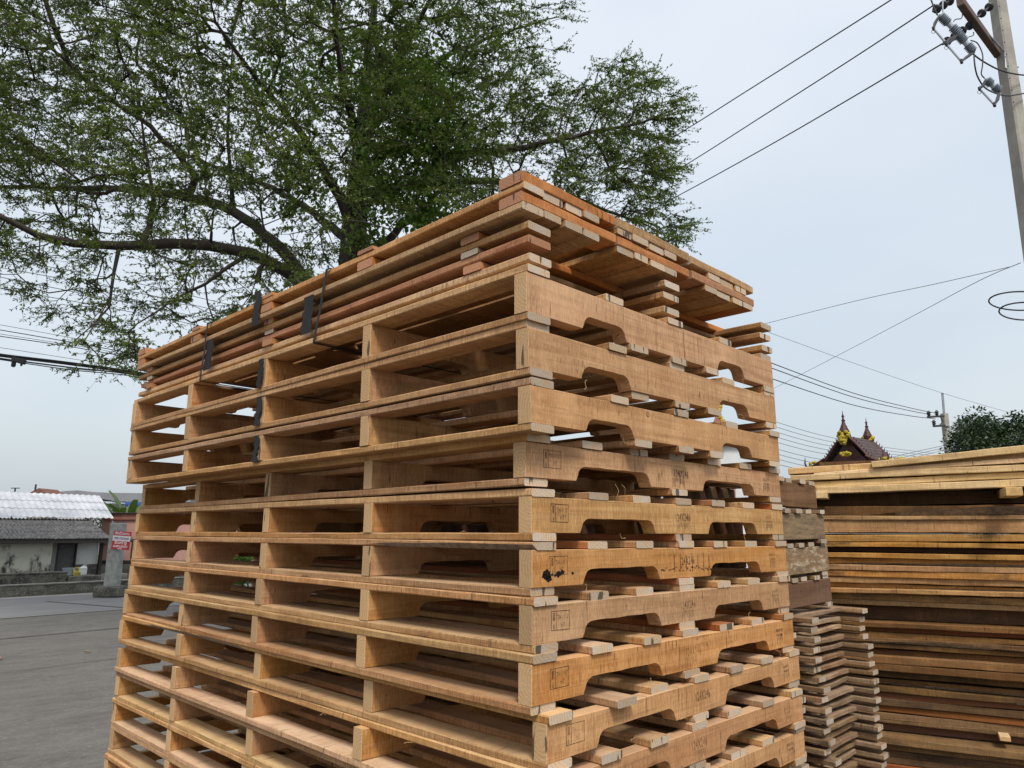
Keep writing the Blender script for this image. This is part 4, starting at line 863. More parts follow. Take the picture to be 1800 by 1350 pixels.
# ------------------------------------------------------------------ stacked slat frames under them
fb = bset('slat', 2.2, .058, .0175, (W_GREY, E_GREY), 10, nx=14, wane_p=.2, jit=.0010); fbat = bset('batten', .60, .060, .0150, (W_GREY, E_GREY), 6, nx=8, wane_p=.3, jit=.0012)
fcs = bset('cross_slat', .388, .06, .0172, (W_GREY, E_GREY), 5, nx=6, wane_p=.3, jit=.0012, wside=0)
z_ = -.372
for i in range(45):
    z_ -= .0333; sh = rs_.uniform(-.012, .012) + .0014 * i
    t_ = empty('slat_frame', (1.30 + sh, .03 + rs_.uniform(-.006, .006) - .0012 * min(i, 20), G + z_), f'{ORD[i] if i < 40 else "low"} slat frame from the top of the grey-brown frame stack' if i < 40 else f'slat frame {["fifth", "fourth", "third", "second", "last"][i - 40]} from the ground in the frame stack'.replace('last from', 'lying lowest on'), 'slat frame', 'thin slat frames stacked beside the tall stack', (0, 0, rs_.uniform(-.005, .005)))
    for x in (-.06, .16, .622): link('slat', fb[rs_.randrange(10)], t_, (x + .06 + rs_.uniform(-.004, .004), rs_.uniform(-.012, .010), .0155), (0, rs_.uniform(-.008, .004), R(90) + rs_.uniform(-.006, .006)))
    link('cross_slat', fcs[rs_.randrange(5)], t_, (.226, .075 + rs_.uniform(-.010, .010), .0158), (0, rs_.uniform(-.012, .012), rs_.uniform(-.02, .02)))
    for y in (.20, 1.02, 1.9): link('batten', fbat[rs_.randrange(6)], t_, (.05 + rs_.uniform(-.01, .01), y + rs_.uniform(-.02, .02), 0))
# ------------------------------------------------------------------ long lumber pile at the right
LPH = R(-17); Ld = Vector((math.sin(LPH), math.cos(LPH), 0)); Ln_ = Vector((math.cos(LPH), -math.sin(LPH), 0))     # Ln_ points away from the camera
LP0 = CAMP + Fh * 3.2 + Rh * 2.248
def lz(py, px=1650): return onplane(px, py, LP0, Ln_).z
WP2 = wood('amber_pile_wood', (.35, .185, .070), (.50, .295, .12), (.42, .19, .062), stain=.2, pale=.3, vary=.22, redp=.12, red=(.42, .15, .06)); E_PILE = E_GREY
def lumber(name, z0, z1, mt, seed, lab, cat='board', group=None, t_end=None, tilt=0.0, inset=0.0, W_=.19, Ln=3.1, wane=0, bow=.004, yaw=0.0):
    r = random.Random(seed); te = r.uniform(.97, 1.03) if t_end is None else t_end; nx = 26
    me = board_mesh(name, Ln, W_, z1 - z0, (mt, E_PILE), seed, nx, .0012, bow, wane)
    # slightly wavy sawn edge
    ph = r.random() * 6
    for v in me.vertices: v.co.y += .004 * math.sin(v.co.x * 2.1 + ph) * (1 if v.co.y < W_ * .5 else 0); v.co.z += .002 * math.sin(v.co.x * 3 + ph)
    P = LP0 + Ld * te + Ln_ * (inset + r.uniform(-.022, .022)); o = link(name, me, None, (P.x, P.y, z0), (0, -tilt, math.atan2(-Ld.y, -Ld.x) + yaw + r.uniform(-.006, .006))); tag(o, lab, cat, group); return o
def pack(ys, mt, desc, group, tilt=0.0, insf=None, wane_p=.3, seed=0):
    r = random.Random(seed)
    for k, q in enumerate(ys):
        ya, yb = q[0], q[1]; m_ = q[2] if len(q) > 2 else mt
        za = lz(yb) ; zb2 = lz(ya) - .0012
        lumber('lumber_board', za, zb2, m_, seed * 50 + k, f'{ORD[k]} board from the top in the {desc}', 'board', group, inset=(insf(k) if insf else 0), wane=(r.uniform(.3, .9) if r.random() < wane_p else 0), bow=r.uniform(-.004, .004))
def lev(a, b_, n, seed, var=.25):
    r = random.Random(seed); w_ = [1 + r.uniform(-var, var) for _ in range(n)]; s = sum(w_); o = []; y = a
    for x in w_: o.append((y, y + (b_ - a) * x / s)); y = o[-1][1]
    return o
# top pack: yellow boards lying loosely, rising towards the camera; (photo row at column 1650, thickness, tilt, far end)
for k, (y0_, y1_, tl, te, ins, lab) in enumerate(((800, 812, .062, .60, .0, 'long pale yellow board slanting highest on top of the lumber pile'), (805, 817, .030, .985, .05, 'pale yellow board lying flat behind the slanting top board'),
        (817, 825, .034, .86, .0, 'thin pale board wedged under the slanting top board'), (825, 836, .014, .97, -.012, 'smooth straight yellow board, third from the top of the fresh pack'), (837, 848, .010, 1.01, .006, 'wavy edged yellow board in the middle of the fresh pack'), (849, 862, .004, .95, -.006, 'lowest bright board of the fresh pack above the dark gap'))):
    tf = 2.25 / 3.2 * 0; z0 = lz(y1_); z1 = lz(y0_)
    P_t = (onplane(1650, 900, LP0, Ln_) - LP0).dot(Ld); dz = math.tan(tl) * (te - P_t)
    lumber('yellow_board', z0 - dz, z1 - .001 - dz, W_FRESH, 900 + k, lab, 'board', 'fresh yellow boards on top of the lumber pile', t_end=te, tilt=tl, inset=ins, W_=.17, bow=.006)
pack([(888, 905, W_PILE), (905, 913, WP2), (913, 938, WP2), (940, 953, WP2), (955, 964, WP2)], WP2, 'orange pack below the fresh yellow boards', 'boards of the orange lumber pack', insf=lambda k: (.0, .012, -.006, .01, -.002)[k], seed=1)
pack(lev(974, 1070, 9, 3), WP2, 'ochre pack at mid height of the lumber pile', 'boards of the ochre lumber pack', seed=2, insf=lambda k: .01 * (k % 3))
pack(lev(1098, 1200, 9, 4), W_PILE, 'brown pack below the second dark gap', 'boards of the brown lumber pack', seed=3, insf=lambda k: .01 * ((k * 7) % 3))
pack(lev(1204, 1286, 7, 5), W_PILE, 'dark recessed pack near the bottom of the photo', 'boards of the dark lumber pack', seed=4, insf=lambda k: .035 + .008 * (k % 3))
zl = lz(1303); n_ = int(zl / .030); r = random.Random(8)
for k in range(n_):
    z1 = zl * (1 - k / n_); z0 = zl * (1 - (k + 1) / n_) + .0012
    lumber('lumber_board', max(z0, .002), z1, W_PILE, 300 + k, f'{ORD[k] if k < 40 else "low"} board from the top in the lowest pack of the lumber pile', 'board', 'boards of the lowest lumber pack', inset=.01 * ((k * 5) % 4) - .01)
# timbers added behind the gaps to keep them dark, and the cross bearers that make the gaps
for k, (ya, yb) in enumerate(((863, 888), (964, 974), (1070, 1098), (1286, 1303))):
    for j, ins in enumerate((.10, .42)):
        lumber('filler_timber', lz(yb) + .001, lz(ya) - .003, W_OLD, 500 + k * 3 + j, f'{["front", "rear"][j]} added timber that darkens the {["highest", "second", "third", "lowest"][k]} gap of the lumber pile', 'timber', 'timbers added to darken the gaps of the pile', W_=.28, inset=ins)
for k, (ya, yb) in enumerate(((797, 862), (888, 964), (974, 1070), (1098, 1286), (1303, 1700))):
    mb = MB(); r = random.Random(k); z0 = max(lz(yb), .0) + .001; z1 = lz(ya); n_ = max(2, int((z1 - z0) / .03)); P = LP0 - Ld * .5 + Ln_ * .56
    for q in range(n_): mb.box((0, 0, 0), (.70, 2.7, (z1 - z0) / n_ - .0015), M=Matrix.Translation((P.x, P.y, z0 + (z1 - z0) * (q + .5) / n_)) @ Matrix.Rotation(-LPH, 4, 'Z'))
    o = mb.build('lumber_pack', W_OLD); tag(o, f'{["top", "upper", "middle", "lower", "bottom"][k]} rear pack of boards hidden behind the front row', 'lumber pack', 'rear packs of the lumber pile')
def bearer(px, py, lab, h=.034, w_=.05, out_=.10):
    p = onplane(px, py, LP0, Ln_); mb = MB(); mb.box((0, 0, 0), (.7, w_, h), bev=.002); p = p + Ln_ * (.35 - out_); o = mb.build('bearer', W_FRESH, None, p, (0, 0, math.atan2(Ln_.y, Ln_.x) + .0)); tag(o, lab, 'bearer')
bearer(1772, 868, 'light stick bearer jutting out under the fresh yellow boards', .036, .06, .20); bearer(1446, 872, 'short orange bearer end showing left in the highest gap of the pile', .03, .05, .10)
bearer(1766, 1297, 'pale bearer end in the lowest gap of the lumber pile', .02, .04, .02)
# ------------------------------------------------------------------ red spirit house with garlands
M_TEAK = plain('dark_red_lacquer', (.045, .012, .011), .6, (.075, .022, .018), 12, bmp=.1, bs=90); M_TILE = plain('red_brown_tiles', (.05, .028, .026), .7, (.10, .07, .065), 12); M_MARI = plain('marigold_yellow', (.50, .40, .04), .8, (.30, .21, .015), 60, bmp=.5)
M_GOLD = plain('gold_trim', (.45, .30, .10), .5)
DS = 12.0
def spirit():
    bz = at(1490, 812, DS).z; base = gnd(1502, DS); yw = -YAW - R(50)
    t_ = empty('spirit_house', base, 'dark red spirit house roof with pointed finials and yellow garlands', 'spirit house', None, (0, 0, yw))
    hw = .44; hh = .52; dp = .78; z0 = bz - .10
    mb = MB(); mb.lathe([(.24, 0), (.22, .1), (.10, .18), (.09, z0 - .75), (.2, z0 - .66), (.22, z0 - .6)], n=14); mb.build('pedestal', M_WHITEW, t_)
    mb = MB(); mb.box((0, .35, z0 - .56), (1.15, 1.15, .07), bev=.01); mb.build('platform', M_TEAK, t_)
    mb = MB(); mb.box((0, .35, z0 - .28), (.56, .62, .5), bev=.01); mb.build('cella', M_TEAK, t_)
    def slope(s, tier):
        hw_ = hw * (1 + .0 * tier); mb = MB(); n = 9
        for q in range(n):
            u0, u1 = q / n, (q + 1.12) / n
            f = lambda u: (s * (.02 + hw_ * (u ** .82)), z0 + hh * (1 - u) + .0)
            (xa, za), (xb, zb2) = f(u0), f(min(u1, 1.05)); th = .014
            vs = []
            for y in (-.02, dp):
                vs += [(xa, y, za + .012), (xb, y, zb2 + .022), (xb, y, zb2 + .022 - th), (xa, y, za + .012 - th)]
            mb.addm(vs, [(0, 1, 2, 3), (7, 6, 5, 4), (0, 4, 5, 1), (1, 5, 6, 2), (2, 6, 7, 3), (3, 7, 4, 0)])
        mb.build('roof_slope', M_TILE, t_)
    slope(-1, 0); slope(1, 0)
    mb = MB(); mb.poly([(-hw * .9, z0 + .02), (hw * .9, z0 + .02), (hw * .45, z0 + hh * .42), (0, z0 + hh * .93), (-hw * .45, z0 + hh * .42)], .03, .05, lambda u, v_, t2: (u, t2, v_)); mb.build('gable', M_TEAK, t_)
    for yy in (-.045, dp + .015):
        mb = MB()
        for s in (-1, 1):
            pts = []
            for q in range(13):
                u = q / 12; pts.append((s * (.02 + hw * (u ** .82)), yy, z0 + hh * (1 - u) + .012))
            mb.tube(pts, .024, 6)
            for q in range(1, 12):
                p = Vector(pts[q]); d = (Vector(pts[min(q + 1, 12)]) - Vector(pts[q - 1])).normalized(); n3 = Vector((-d.z * -s, 0, d.x * -s)); n3 = Vector((s * abs(d.z), 0, abs(d.x)))
                mb.tube([p, p + n3 * .035, p + n3 * .06 + d * -.02], [.015, .010, .003], 4)
            e = Vector(pts[-1]); mb.tube([e, e + Vector((s * .05, 0, .0)), e + Vector((s * .085, 0, .06)), e + Vector((s * .08, 0, .15))], [.026, .024, .016, .003], 6)
        mb.build('bargeboard', M_TEAK, t_)
        mb = MB(); z1 = z0 + hh; mb.lathe([(.035, -.03), (.075, .03), (.085, .08), (.06, .14), (.035, .20), (.022, .245), (.036, .262), (.018, .28), (.014, .32), (.026, .335), (.010, .36), (.002, .43)], Matrix.Translation((0, yy, z1)) @ Matrix.Scale(.92 if yy > 0 else 1, 4), 10); mb.build('finial', M_TEAK, t_)
    def gar(c_, n, rx, rz, nm='garland', sz=.032, close=True):
        r = random.Random(int(c_[0] * 100 + 7)); mb = MB()
        for q in range(n):
            a = 2 * math.pi * q / n; p = Vector(c_) + Vector((rx * math.cos(a), r.uniform(-.04, .04), rz * math.sin(a)))
            vs = []; fs = []; mb.lathe([(sz * .3, -sz * .8), (sz, -sz * .35), (sz * 1.1, .0), (sz, sz * .4), (sz * .35, sz * .8)], Matrix.Translation(p) @ Matrix.Rotation(r.random() * 3, 4, 'X'), 7)
        mb.build(nm, M_MARI, t_)
    gar((-.04, -.10, z0 + hh + .02), 13, .05, .045, sz=.026); gar((.05, -.10, z0 + hh + .02), 13, .05, .045, sz=.026); gar((.0, -.11, z0 + hh - .07), 14, .05, .06, sz=.024); gar((.0, -.11, z0 + hh - .05), 8, .02, .03, sz=.026); gar((.02, -.10, z0 + hh - .30), 12, .07, .022, sz=.026)
    gar((0, dp + .02, z0 + hh + .03), 14, .085, .03, sz=.036); gar((hw * 1.25, .1, z0 + .05), 16, .10, .07, sz=.034); gar((hw * 1.2, dp * .9, z0 + .08), 18, .13, .08, sz=.036); gar((hw * 1.2, dp * .9, z0 + .05), 10, .05, .04, sz=.034); gar((-hw * 1.25, -.08, z0 + .08), 12, .05, .05, sz=.028)
    for s_ in (-1, 1):
        mb = MB()
        for q in range(5):
            u0, u1 = q / 5, (q + 1.15) / 5; xa, xb = s_ * (.36 + .28 * u0), s_ * (.36 + .28 * u1); zA, zB = z0 + .16 - .17 * u0, z0 + .16 - .17 * u1
            vs = []
            for y in (-.10, dp + .10): vs += [(xa, y, zA + .01), (xb, y, zB + .02), (xb, y, zB), (xa, y, zA - .01)]
            mb.addm(vs, [(0, 1, 2, 3), (7, 6, 5, 4), (0, 4, 5, 1), (1, 5, 6, 2), (2, 6, 7, 3), (3, 7, 4, 0)])
        mb.build('lower_roof', M_TILE, t_)
        for y in (-.11, dp + .11):
            mb = MB(); e = Vector((s_ * .62, y, z0 + .02)); mb.tube([Vector((s_ * .34, y, z0 + .17)), e, e + Vector((s_ * .05, 0, .03)), e + Vector((s_ * .07, 0, .10)), e + Vector((s_ * .06, 0, .2))], [.02, .024, .02, .014, .003], 6)
            mb.build('eave_horn', M_TEAK, t_)
    mb = MB(); mb.poly([(-hw, z0 + .02), (hw, z0 + .02), (hw * .55, z0 + hh * .38), (0, z0 + hh * .98), (-hw * .55, z0 + hh * .38)], dp * .4, dp * .45, lambda u, v_, t2: (u, t2, v_)); mb.build('inner_gable', M_TEAK, t_)
    mb = MB(); mb.box((0, dp * .5, z0 + .02), (hw * 1.7, dp * .9, .04), bev=.005); mb.build('eave_frame', M_TEAK, t_)
    for x in (-.46, .46):
        mb = MB(); mb.lathe([(.03, 0), (.035, .1), (.015, .14), (.012, .18), (.001, .26)], Matrix.Translation((x, .25, z0 + .03)), 8); mb.build('corner_finial', M_TEAK, t_)
spirit()
# pale shrine glimpsed through the pallet notches
sp = gnd(1300, 9.5); t_ = empty('white_shrine', sp, 'pale shrine with pink edged wall glimpsed through a pallet notch', 'shrine')
za = at(1300, 782, 9.5).z
M_SHR = plain('shrine_white', (.60, .62, .62), .8, (.52, .54, .55), 4); M_SHP = plain('shrine_pink', (.42, .16, .14), .7)
mb = MB(); mb.box((0, 0, za / 2), (.34, .5, za), bev=.01, M=Matrix.Rotation(-YAW, 4, 'Z') @ T3(-.02, .3, za / 2)); mb.build('wall', M_SHR, t_)
mb = MB(); mb.box((0, 0, 0), (.03, .03, za * .9), M=Matrix.Rotation(-YAW, 4, 'Z') @ T3(-.03, .03, za * .45 + .02)); mb.build('pink_edge', M_SHP, t_)
mb = MB(); mb.box((0, 0, 0), (.5, .66, .05), bev=.01, M=Matrix.Rotation(-YAW, 4, 'Z') @ T3(-.02, .3, za + .03)); mb.lathe([(.2, 0), (.12, .2), (.05, .36), (.01, .55)], Matrix.Rotation(-YAW, 4, 'Z') @ T3(-.1, .3, za + .05), 4); mb.build('roof', M_SHP, t_)
mb = MB()
for q in range(14): mb.lathe([(.01, -.025), (.034, -.01), (.034, .012), (.01, .028)], Matrix.Rotation(-YAW, 4, 'Z') @ T3(-.17 + .02 * math.cos(q), -.03 - .02 * math.sin(q * 2), za + .0 + .045 * q), 7)
mb.build('garland', M_MARI, t_)
# ------------------------------------------------------------------ poles
def pole(px, py, D, w0, w1, ztop, lab, name='power_pole'):
    p = at(px, py, D); t_ = empty(name, (p.x, p.y, 0), lab, 'power pole', None, (0, 0, -YAW + R(12)))
    mb = MB(); vs = []
    def sq(h, z): b_ = h * .22; return [(-h + b_, -h, z), (h - b_, -h, z), (h, -h + b_, z), (h, h - b_, z), (h - b_, h, z), (-h + b_, h, z), (-h, h - b_, z), (-h, -h + b_, z)]
    vs = sq(w0 / 2, 0) + sq(w1 / 2, ztop); mb.addm(vs, [tuple(range(8))[::-1], tuple(range(8, 16))] + [(i, (i + 1) % 8, 8 + (i + 1) % 8, 8 + i) for i in range(8)]); mb.build('shaft', M_CONC, t_); return t_, p
PD = 9.0
tp, pp = pole(1753, 0, PD, .27, .145, 10.6, 'tall tapered concrete power pole leaning into the top right corner')
def keep(o, par): o.parent = par; o.matrix_parent_inverse = par_inv[par.name]; return o
par_inv = {}
bpy.context.view_layer.update(); par_inv[tp.name] = tp.matrix_world.inverted()
def atz(px, py, z): d = ray(px, py); return CAMP + d * ((z - CAMP.z) / d.z)
za = at(1752, 92, PD).z; pa = at(1752, 92, PD); pe = atz(1690, 6, za)
d = (pe - pa); M = Matrix.Translation((pa + pe) / 2 + Vector((0, 0, 0))) @ Vector(d).to_track_quat('X', 'Z').to_matrix().to_4x4()
mb = MB(); mb.box((0, 0, 0), (d.length + .1, .085, .11), bev=.008, M=M); keep(mb.build('crossarm', M_RUST), tp)
mb = MB(); mb.tube([pa + d * .55 + Vector((0, 0, .06)), at(1766, 96, PD - .1) + Vector((0, 0, .05)), at(1768, 120, PD - .12)], .012, 6); keep(mb.build('brace', M_STEEL), tp)
for k in range(9):
    p = at(1756 + k * 3.1, 12 + k * 21, PD - .13); mb = MB(); mb.tube([p, p - Fh * .015], .007, 6); keep(mb.build('bolt_hole', M_DARKMET), tp)
for k, (a, b_) in enumerate((((1766, 30), (1772, 32)), ((1775, 78), (1781, 80)), ((1783, 120), (1790, 118)))):
    mb = MB(); mb.tube([at(*a, PD), at(*b_, PD)], .010, 6); keep(mb.build('step_bolt', M_DARKMET), tp)
def ribbed(mb, a, b_, r0, n, r1=None):
    a = Vector(a); b_ = Vector(b_); L_ = (b_ - a).length; M = Matrix.Translation(a) @ (b_ - a).to_track_quat('Z', 'Y').to_matrix().to_4x4(); prof = [(r0 * .45, 0), (r0 * .62, L_ * .05)]
    for k in range(n):
        z = L_ * (.1 + .8 * k / n); prof += [(r0 * .72, z), (r0, z + L_ * .8 / n * .3), (r0, z + L_ * .8 / n * .55), (r0 * .72, z + L_ * .8 / n * .85)]
    prof += [(r0 * .62, L_ * .93), (r0 * .4, L_)]; mb.lathe(prof, M, 14)
DF = 8.1
def cutout(i0, i1, t0, t1, br, lab, D=DF):
    a = at(*i0, D); b_ = at(*i1, D); t_ = empty('fuse_cutout', a, lab, 'fuse', 'fuse cutouts hanging near the pole'); inv = Matrix.Translation(-a)
    def k_(mb, nm, mt): o = mb.build(nm, mt, smooth=False); o.parent = t_; o.matrix_parent_inverse = inv
    mb = MB(); mid = a + (b_ - a) * .56; ribbed(mb, a, a + (b_ - a) * .46, .058, 6); ribbed(mb, mid, b_, .056, 5) if (b_ - a).length > .2 else None; k_(mb, 'insulator', M_INS)
    mb = MB(); mb.tube([a + (b_ - a) * .4, mid + (b_ - a) * .05], .034, 10); k_(mb, 'collar', M_TUBE)
    p0 = at(*t0, D - .1); p1 = at(*t1, D - .1); mb = MB(); mb.tube([p0, p0 + (p1 - p0) * .5, p1], .013, 8); k_(mb, 'fuse_tube', M_TUBE)
    mb = MB(); mb.tube([a, at(*br[0], D - .05), p0], [.016, .022, .012], 6); mb.tube([b_, at(*br[1], D - .05), p1], [.016, .022, .012], 6); mb.box(p0, (.05, .03, .04), bev=.005); mb.box(p1, (.05, .03, .05), bev=.005)
    rg_ = [p0 + Rh * (-.012 + .022 * math.cos(q * .7)) + Vector((0, 0, -.05 + .022 * math.sin(q * .7))) for q in range(10)]; mb.tube(rg_, .003, 4); k_(mb, 'contacts', M_DARKMET)
cutout((1652, 27), (1688, 61), (1641, 50), (1663, 76), ((1644, 40), (1668, 70)), 'double ribbed grey fuse cutout at the far left of the cluster')
cutout((1684, 60), (1712, 92), (1664, 78), (1690, 108), ((1674, 70), (1700, 100)), 'ribbed grey fuse cutout in the middle, just left of the arm')
cutout((1733, 140), (1757, 160), (1722, 156), (1748, 184), ((1728, 150), (1753, 176)), 'lower fuse cutout tight against the pole')
def strain(a, b_, lab, n=3, D=DF):
    mb = MB(); A = at(*a, D); B = at(*b_, D + .2)
    L_ = B - A; mb.tube([A, B], .014, 6)
    for k in range(n):
        c_ = A + L_ * ((k + .6) / (n + .2)); M = Matrix.Translation(c_) @ L_.to_track_quat('Z', 'Y').to_matrix().to_4x4(); mb.lathe([(.015, -.03), (.05, -.015), (.058, .0), (.03, .02), (.015, .03)], M, 12)
    tag(mb.build('strain_insulator', M_DARKMET), lab, 'insulator', 'dark disc insulators on the pole')
strain((1640, 20), (1676, -2), 'dark disc insulator string at the top edge, left of the arm'); strain((1657, 78), (1712, 40), 'dark disc insulator string between the fuses and the arm', 4, 8.2); strain((1718, 30), (1746, 6), 'dark disc insulator right of the brown arm', 2, 8.5)
def cable(name, pts, rad, lab, mt=None, cat='cable', group=None, sub=6):
    P = []
    for i in range(len(pts) - 1):              # Catmull-Rom through the points
        p0 = pts[max(i - 1, 0)]; p1 = pts[i]; p2 = pts[i + 1]; p3 = pts[min(i + 2, len(pts) - 1)]
        for s in range(sub):
            u = s / sub; P.append(.5 * ((2 * p1) + (p2 - p0) * u + (2 * p0 - 5 * p1 + 4 * p2 - p3) * u * u + (3 * p1 - p0 - 3 * p2 + p3) * u ** 3))
    P.append(pts[-1]); mb = MB(); mb.tube(P, rad, 6); o = mb.build(name, mt or M_CABLE, smooth=True); tag(o, lab, cat, group); return o
cable('jumper_cable', [at(1700, 78, 8.2), at(1712, 96, 8.2), at(1735, 112, 8.4), at(1760, 124, 8.6), at(1790, 131, 8.8), at(1830, 134, 9)], .010, 'black jumper cable sweeping right across the pole from the fuses')
cable('jumper_cable', [at(1712, 95, 8.2), at(1714, 118, 8.2), at(1720, 138, 8.3), at(1735, 157, 8.4), at(1765, 168, 8.6), at(1790, 166, 8.8), at(1830, 158, 9)], .009, 'black jumper cable drooping below the fuses and crossing the pole lower down')
cable('jumper_cable', [at(1706, 71, 8.2), at(1718, 76, 8.2), at(1727, 95, 8.2), at(1727, 115, 8.2), at(1725, 130, 8.2), at(1731, 138, 8.2)], .008, 'short black cable arching down to the lower fuse')
cable('lead_wire', [at(1635, -5, 8.1), at(1642, 14, 8.1), at(1648, 27, 8.1)], .009, 'thin lead wire coming down to the left fuse'); cable('lead_wire', [at(1658, -5, 8.1), at(1657, 10, 8.1), at(1658, 24, 8.1)], .008, 'pale lead wire above the left fuse', M_TUBE)
cable('lead_wire', [at(1692, 22, 8.2), at(1690, 32, 8.2), at(1680, 34, 8.2), at(1676, 38, 8.2)], .006, 'small bent wire hanging left of the brown arm'); cable('lead_wire', [at(1711, 56, 8.3), at(1711, 62, 8.3), at(1703, 65, 8.3), at(1698, 70, 8.3)], .006, 'second bent wire under the brown arm')
def loop(cx, cy, rx, ry, D, lab):
    cable('cable_coil', [at(cx + rx * math.cos(a * .5236 + .3), cy - ry * math.sin(a * .5236 + .3), D - .3 * math.sin(a * .5236)) for a in range(13)], .009, lab, group='coils of spare cable beside the pole')
loop(1795, 529, 57, 16.5, 8.3, 'upper loop of spare black cable at the right edge'); loop(1803, 547, 47, 15.5, 8.3, 'lower smaller loop of spare black cable at the right edge')
# wires running from the pole to behind the tree: one height with a little sag
def wire(pts, rad, lab, grp, mt=None): return cable('overhead_wire', pts, rad, lab, mt or M_CABLE, 'wire', grp, 8)
GW = 'three power lines rising to the pole'
wire([at(1645, -50, 8.0), at(1566, 0, 8.7), at(1400, 105, 10.3), at(1300, 168, 11.4), at(1205, 228, 12.8), at(1100, 290, 15), at(900, 400, 21)], .0105, 'uppermost of the three power lines, ending at the top edge', GW)
wire([at(1643, 8, 8.1), at(1500, 102, 9.6), at(1350, 198, 11.3), at(1205, 290, 13.6), at(1100, 350, 16), at(900, 455, 22)], .0105, 'middle of the three power lines, leading to the disc insulator', GW)
wire([at(1656, 77, 8.1), at(1500, 170, 9.7), at(1350, 257, 11.6), at(1205, 337, 14), at(1100, 392, 17), at(900, 490, 23)], .0105, 'lowest of the three power lines, leading to the fuse', GW)
GT = 'thin stay wires right of the stack'
wire([at(1290, 583, 14), at(1500, 530, 11.5), at(1640, 500, 10), at(1780, 468, 9)], .0042, 'thin wire climbing gently to the pole across the empty sky', GT, M_WIRE)
wire([at(1350, 688, 22), at(1480, 621, 17), at(1600, 558, 13), at(1720, 494, 10.4), at(1794, 462, 9)], .0052, 'thin wire climbing steeply to the pole across the empty sky', GT, M_WIRE)
wire([at(1340, 580, 26), at(1500, 638, 29), at(1660, 692, 33), at(1820, 738, 38)], .008, 'faint thin wire sloping down right over the distant pole', GT, M_WIRE)
GR = 'lines from the stack to the distant pole'
FPD = 33.0
for k, q in enumerate((((1340, 632), (1500, 691), (1600, 717), (1643, 726)), ((1340, 641), (1500, 698), (1600, 722), (1633, 728)), ((1340, 660), (1500, 712), (1600, 731), (1644, 736)))):
    wire([at(q[0][0], q[0][1], 20), at(q[1][0], q[1][1], 26), at(q[2][0], q[2][1], 31), at(q[3][0], q[3][1], FPD)], .014, ['upper', 'middle', 'lower'][k] + ' of three lines dropping to the distant pole', GR)
GB = 'bundle of lines behind the spirit house'
for k in range(9):
    y0_ = 742 + k * 9 + (3 if k > 4 else 0); wire([at(1340, y0_ - 8, 24), at(1440, y0_ + 22 - k, 28), at(1540, y0_ + 42 - k * 3.2, 33), at(1640, y0_ + 55 - k * 5.0, 38)], .009, f'{ORD[k]} line from the top of the bundle passing behind the spirit house', GB, M_WIRE)
for k in range(3): wire([at(1560, 806 + k * 6, 30), at(1600, 796 + k * 5, 31), at(1660, 783 + k * 4, FPD - .2)], .012, ['upper', 'middle', 'lower'][k] + ' short line running up to the distant pole from the left', 'short lines left of the distant pole', M_WIRE)
GL = 'row of four thin lines behind the lower left branches'
for k, (y0_, y1_, y2_) in enumerate(((455, 502, 541), (472, 518, 556), (489, 539, 573), (508, 554, 588))):
    wire([at(-60, y0_ - 14, 24), at(10, y0_, 24), at(250, y1_ - 2, 26), at(430, y2_, 28), at(620, y2_ + 32, 30)], .012, ['highest', 'second', 'third', 'lowest'][k] + ' of four thin lines behind the lower left branches', GL)
GM = 'thin lines above the thick cable bundle'
for k, (y0_, y1_, y2_, rr) in enumerate(((571, 593, 616, .007), (580, 601, 624, .012), (587, 606, 627, .007), (591, 609, 632, .012), (611, 630, 650, .007))):
    wire([at(-60, y0_ - 9, 20), at(0, y0_, 20), at(122, y1_, 20.6), at(250, y2_, 21.2), at(420, y2_ + 28, 22)], rr, ['first', 'second', 'third', 'fourth', 'fifth'][k] + ' thin line from the top, above the thick black cables at left', GM, M_WIRE if rr < .01 else None)
GK = 'thick black telephone cables at left'
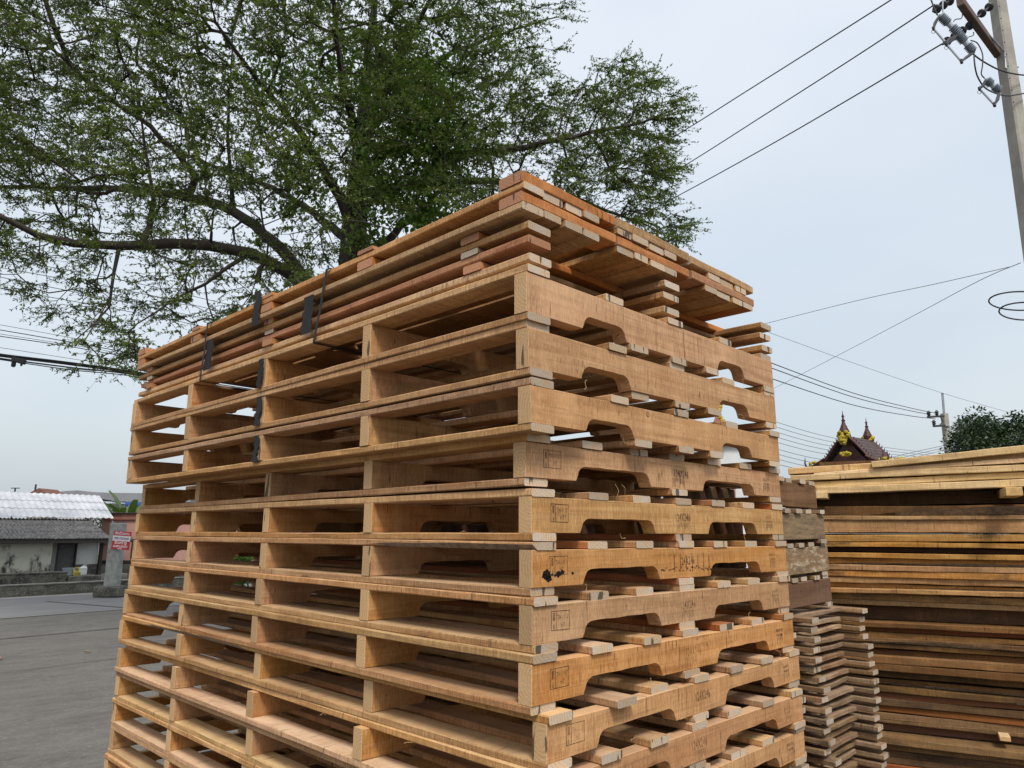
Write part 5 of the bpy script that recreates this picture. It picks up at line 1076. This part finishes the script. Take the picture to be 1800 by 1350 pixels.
for k, (ys, rr) in enumerate((((612, 623, 638, 656, 690), .026), ((615, 626, 641, 659, 694), .020), ((619, 630, 646, 661, 700), .018), ((622, 632, 650, 664, 704), .012))):
    wire([at(-60, ys[0], 17), at(0, ys[1], 17), at(124, ys[2], 17.6), at(250, ys[3], 18.2), at(430, ys[4], 19)], rr, ['uppermost thick', 'second thick', 'third thick', 'lowest and thinnest'][k] + ' black cable of the heavy bundle at left', GK)
mb = MB(); c_ = at(33, 634, 16.9); mb.box((0, 0, 0), (.34, .10, .12), bev=.02, M=Matrix.Translation(c_) @ Matrix.Rotation(-YAW, 4, 'Z') @ Matrix.Rotation(R(14), 4, 'Y')); mb.box((0, 0, 0), (.09, .09, .17), bev=.02, M=Matrix.Translation(at(24, 639, 16.9))); mb.box((0, 0, 0), (.04, .08, .15), bev=.01, M=Matrix.Translation(at(38, 638, 16.9))); tag(mb.build('cable_clamp', M_DARKMET), 'dark splice clamp hanging on the thick black cables', 'clamp')
tf, pf = pole(1660, 730, FPD, .34, .25, at(1660, 727, FPD).z, 'distant slim concrete pole with two crossarms behind the lumber pile')
bpy.context.view_layer.update(); par_inv[tf.name] = tf.matrix_world.inverted()
mb = MB(); mb.tube([at(1659.5, 728, FPD), at(1656.5, 691, FPD)], .05, 6); keep(mb.build('mast', M_STEEL), tf)
for (a, b_) in (((1630, 733), (1660, 731)), ((1640, 749), (1662, 748))):
    mb = MB(); mb.tube([at(*a, FPD - .2), at(*b_, FPD - .2)], .05, 5); keep(mb.build('crossarm', M_DARKMET), tf)
for (x, y) in ((1633, 731), (1647, 730), (1642, 747)):
    mb = MB(); p = at(x, y, FPD - .2); mb.lathe([(.05, 0), (.09, .06), (.05, .1), (.1, .14), (.05, .2), (.03, .24)], Matrix.Translation(p), 8); keep(mb.build('insulator', M_DARKMET), tf)
mb = MB(); mb.tube([at(1652, 732, FPD - .2), at(1658, 741, FPD - .2), at(1651, 748, FPD - .2)], .025, 4); keep(mb.build('brace', M_DARKMET), tf)
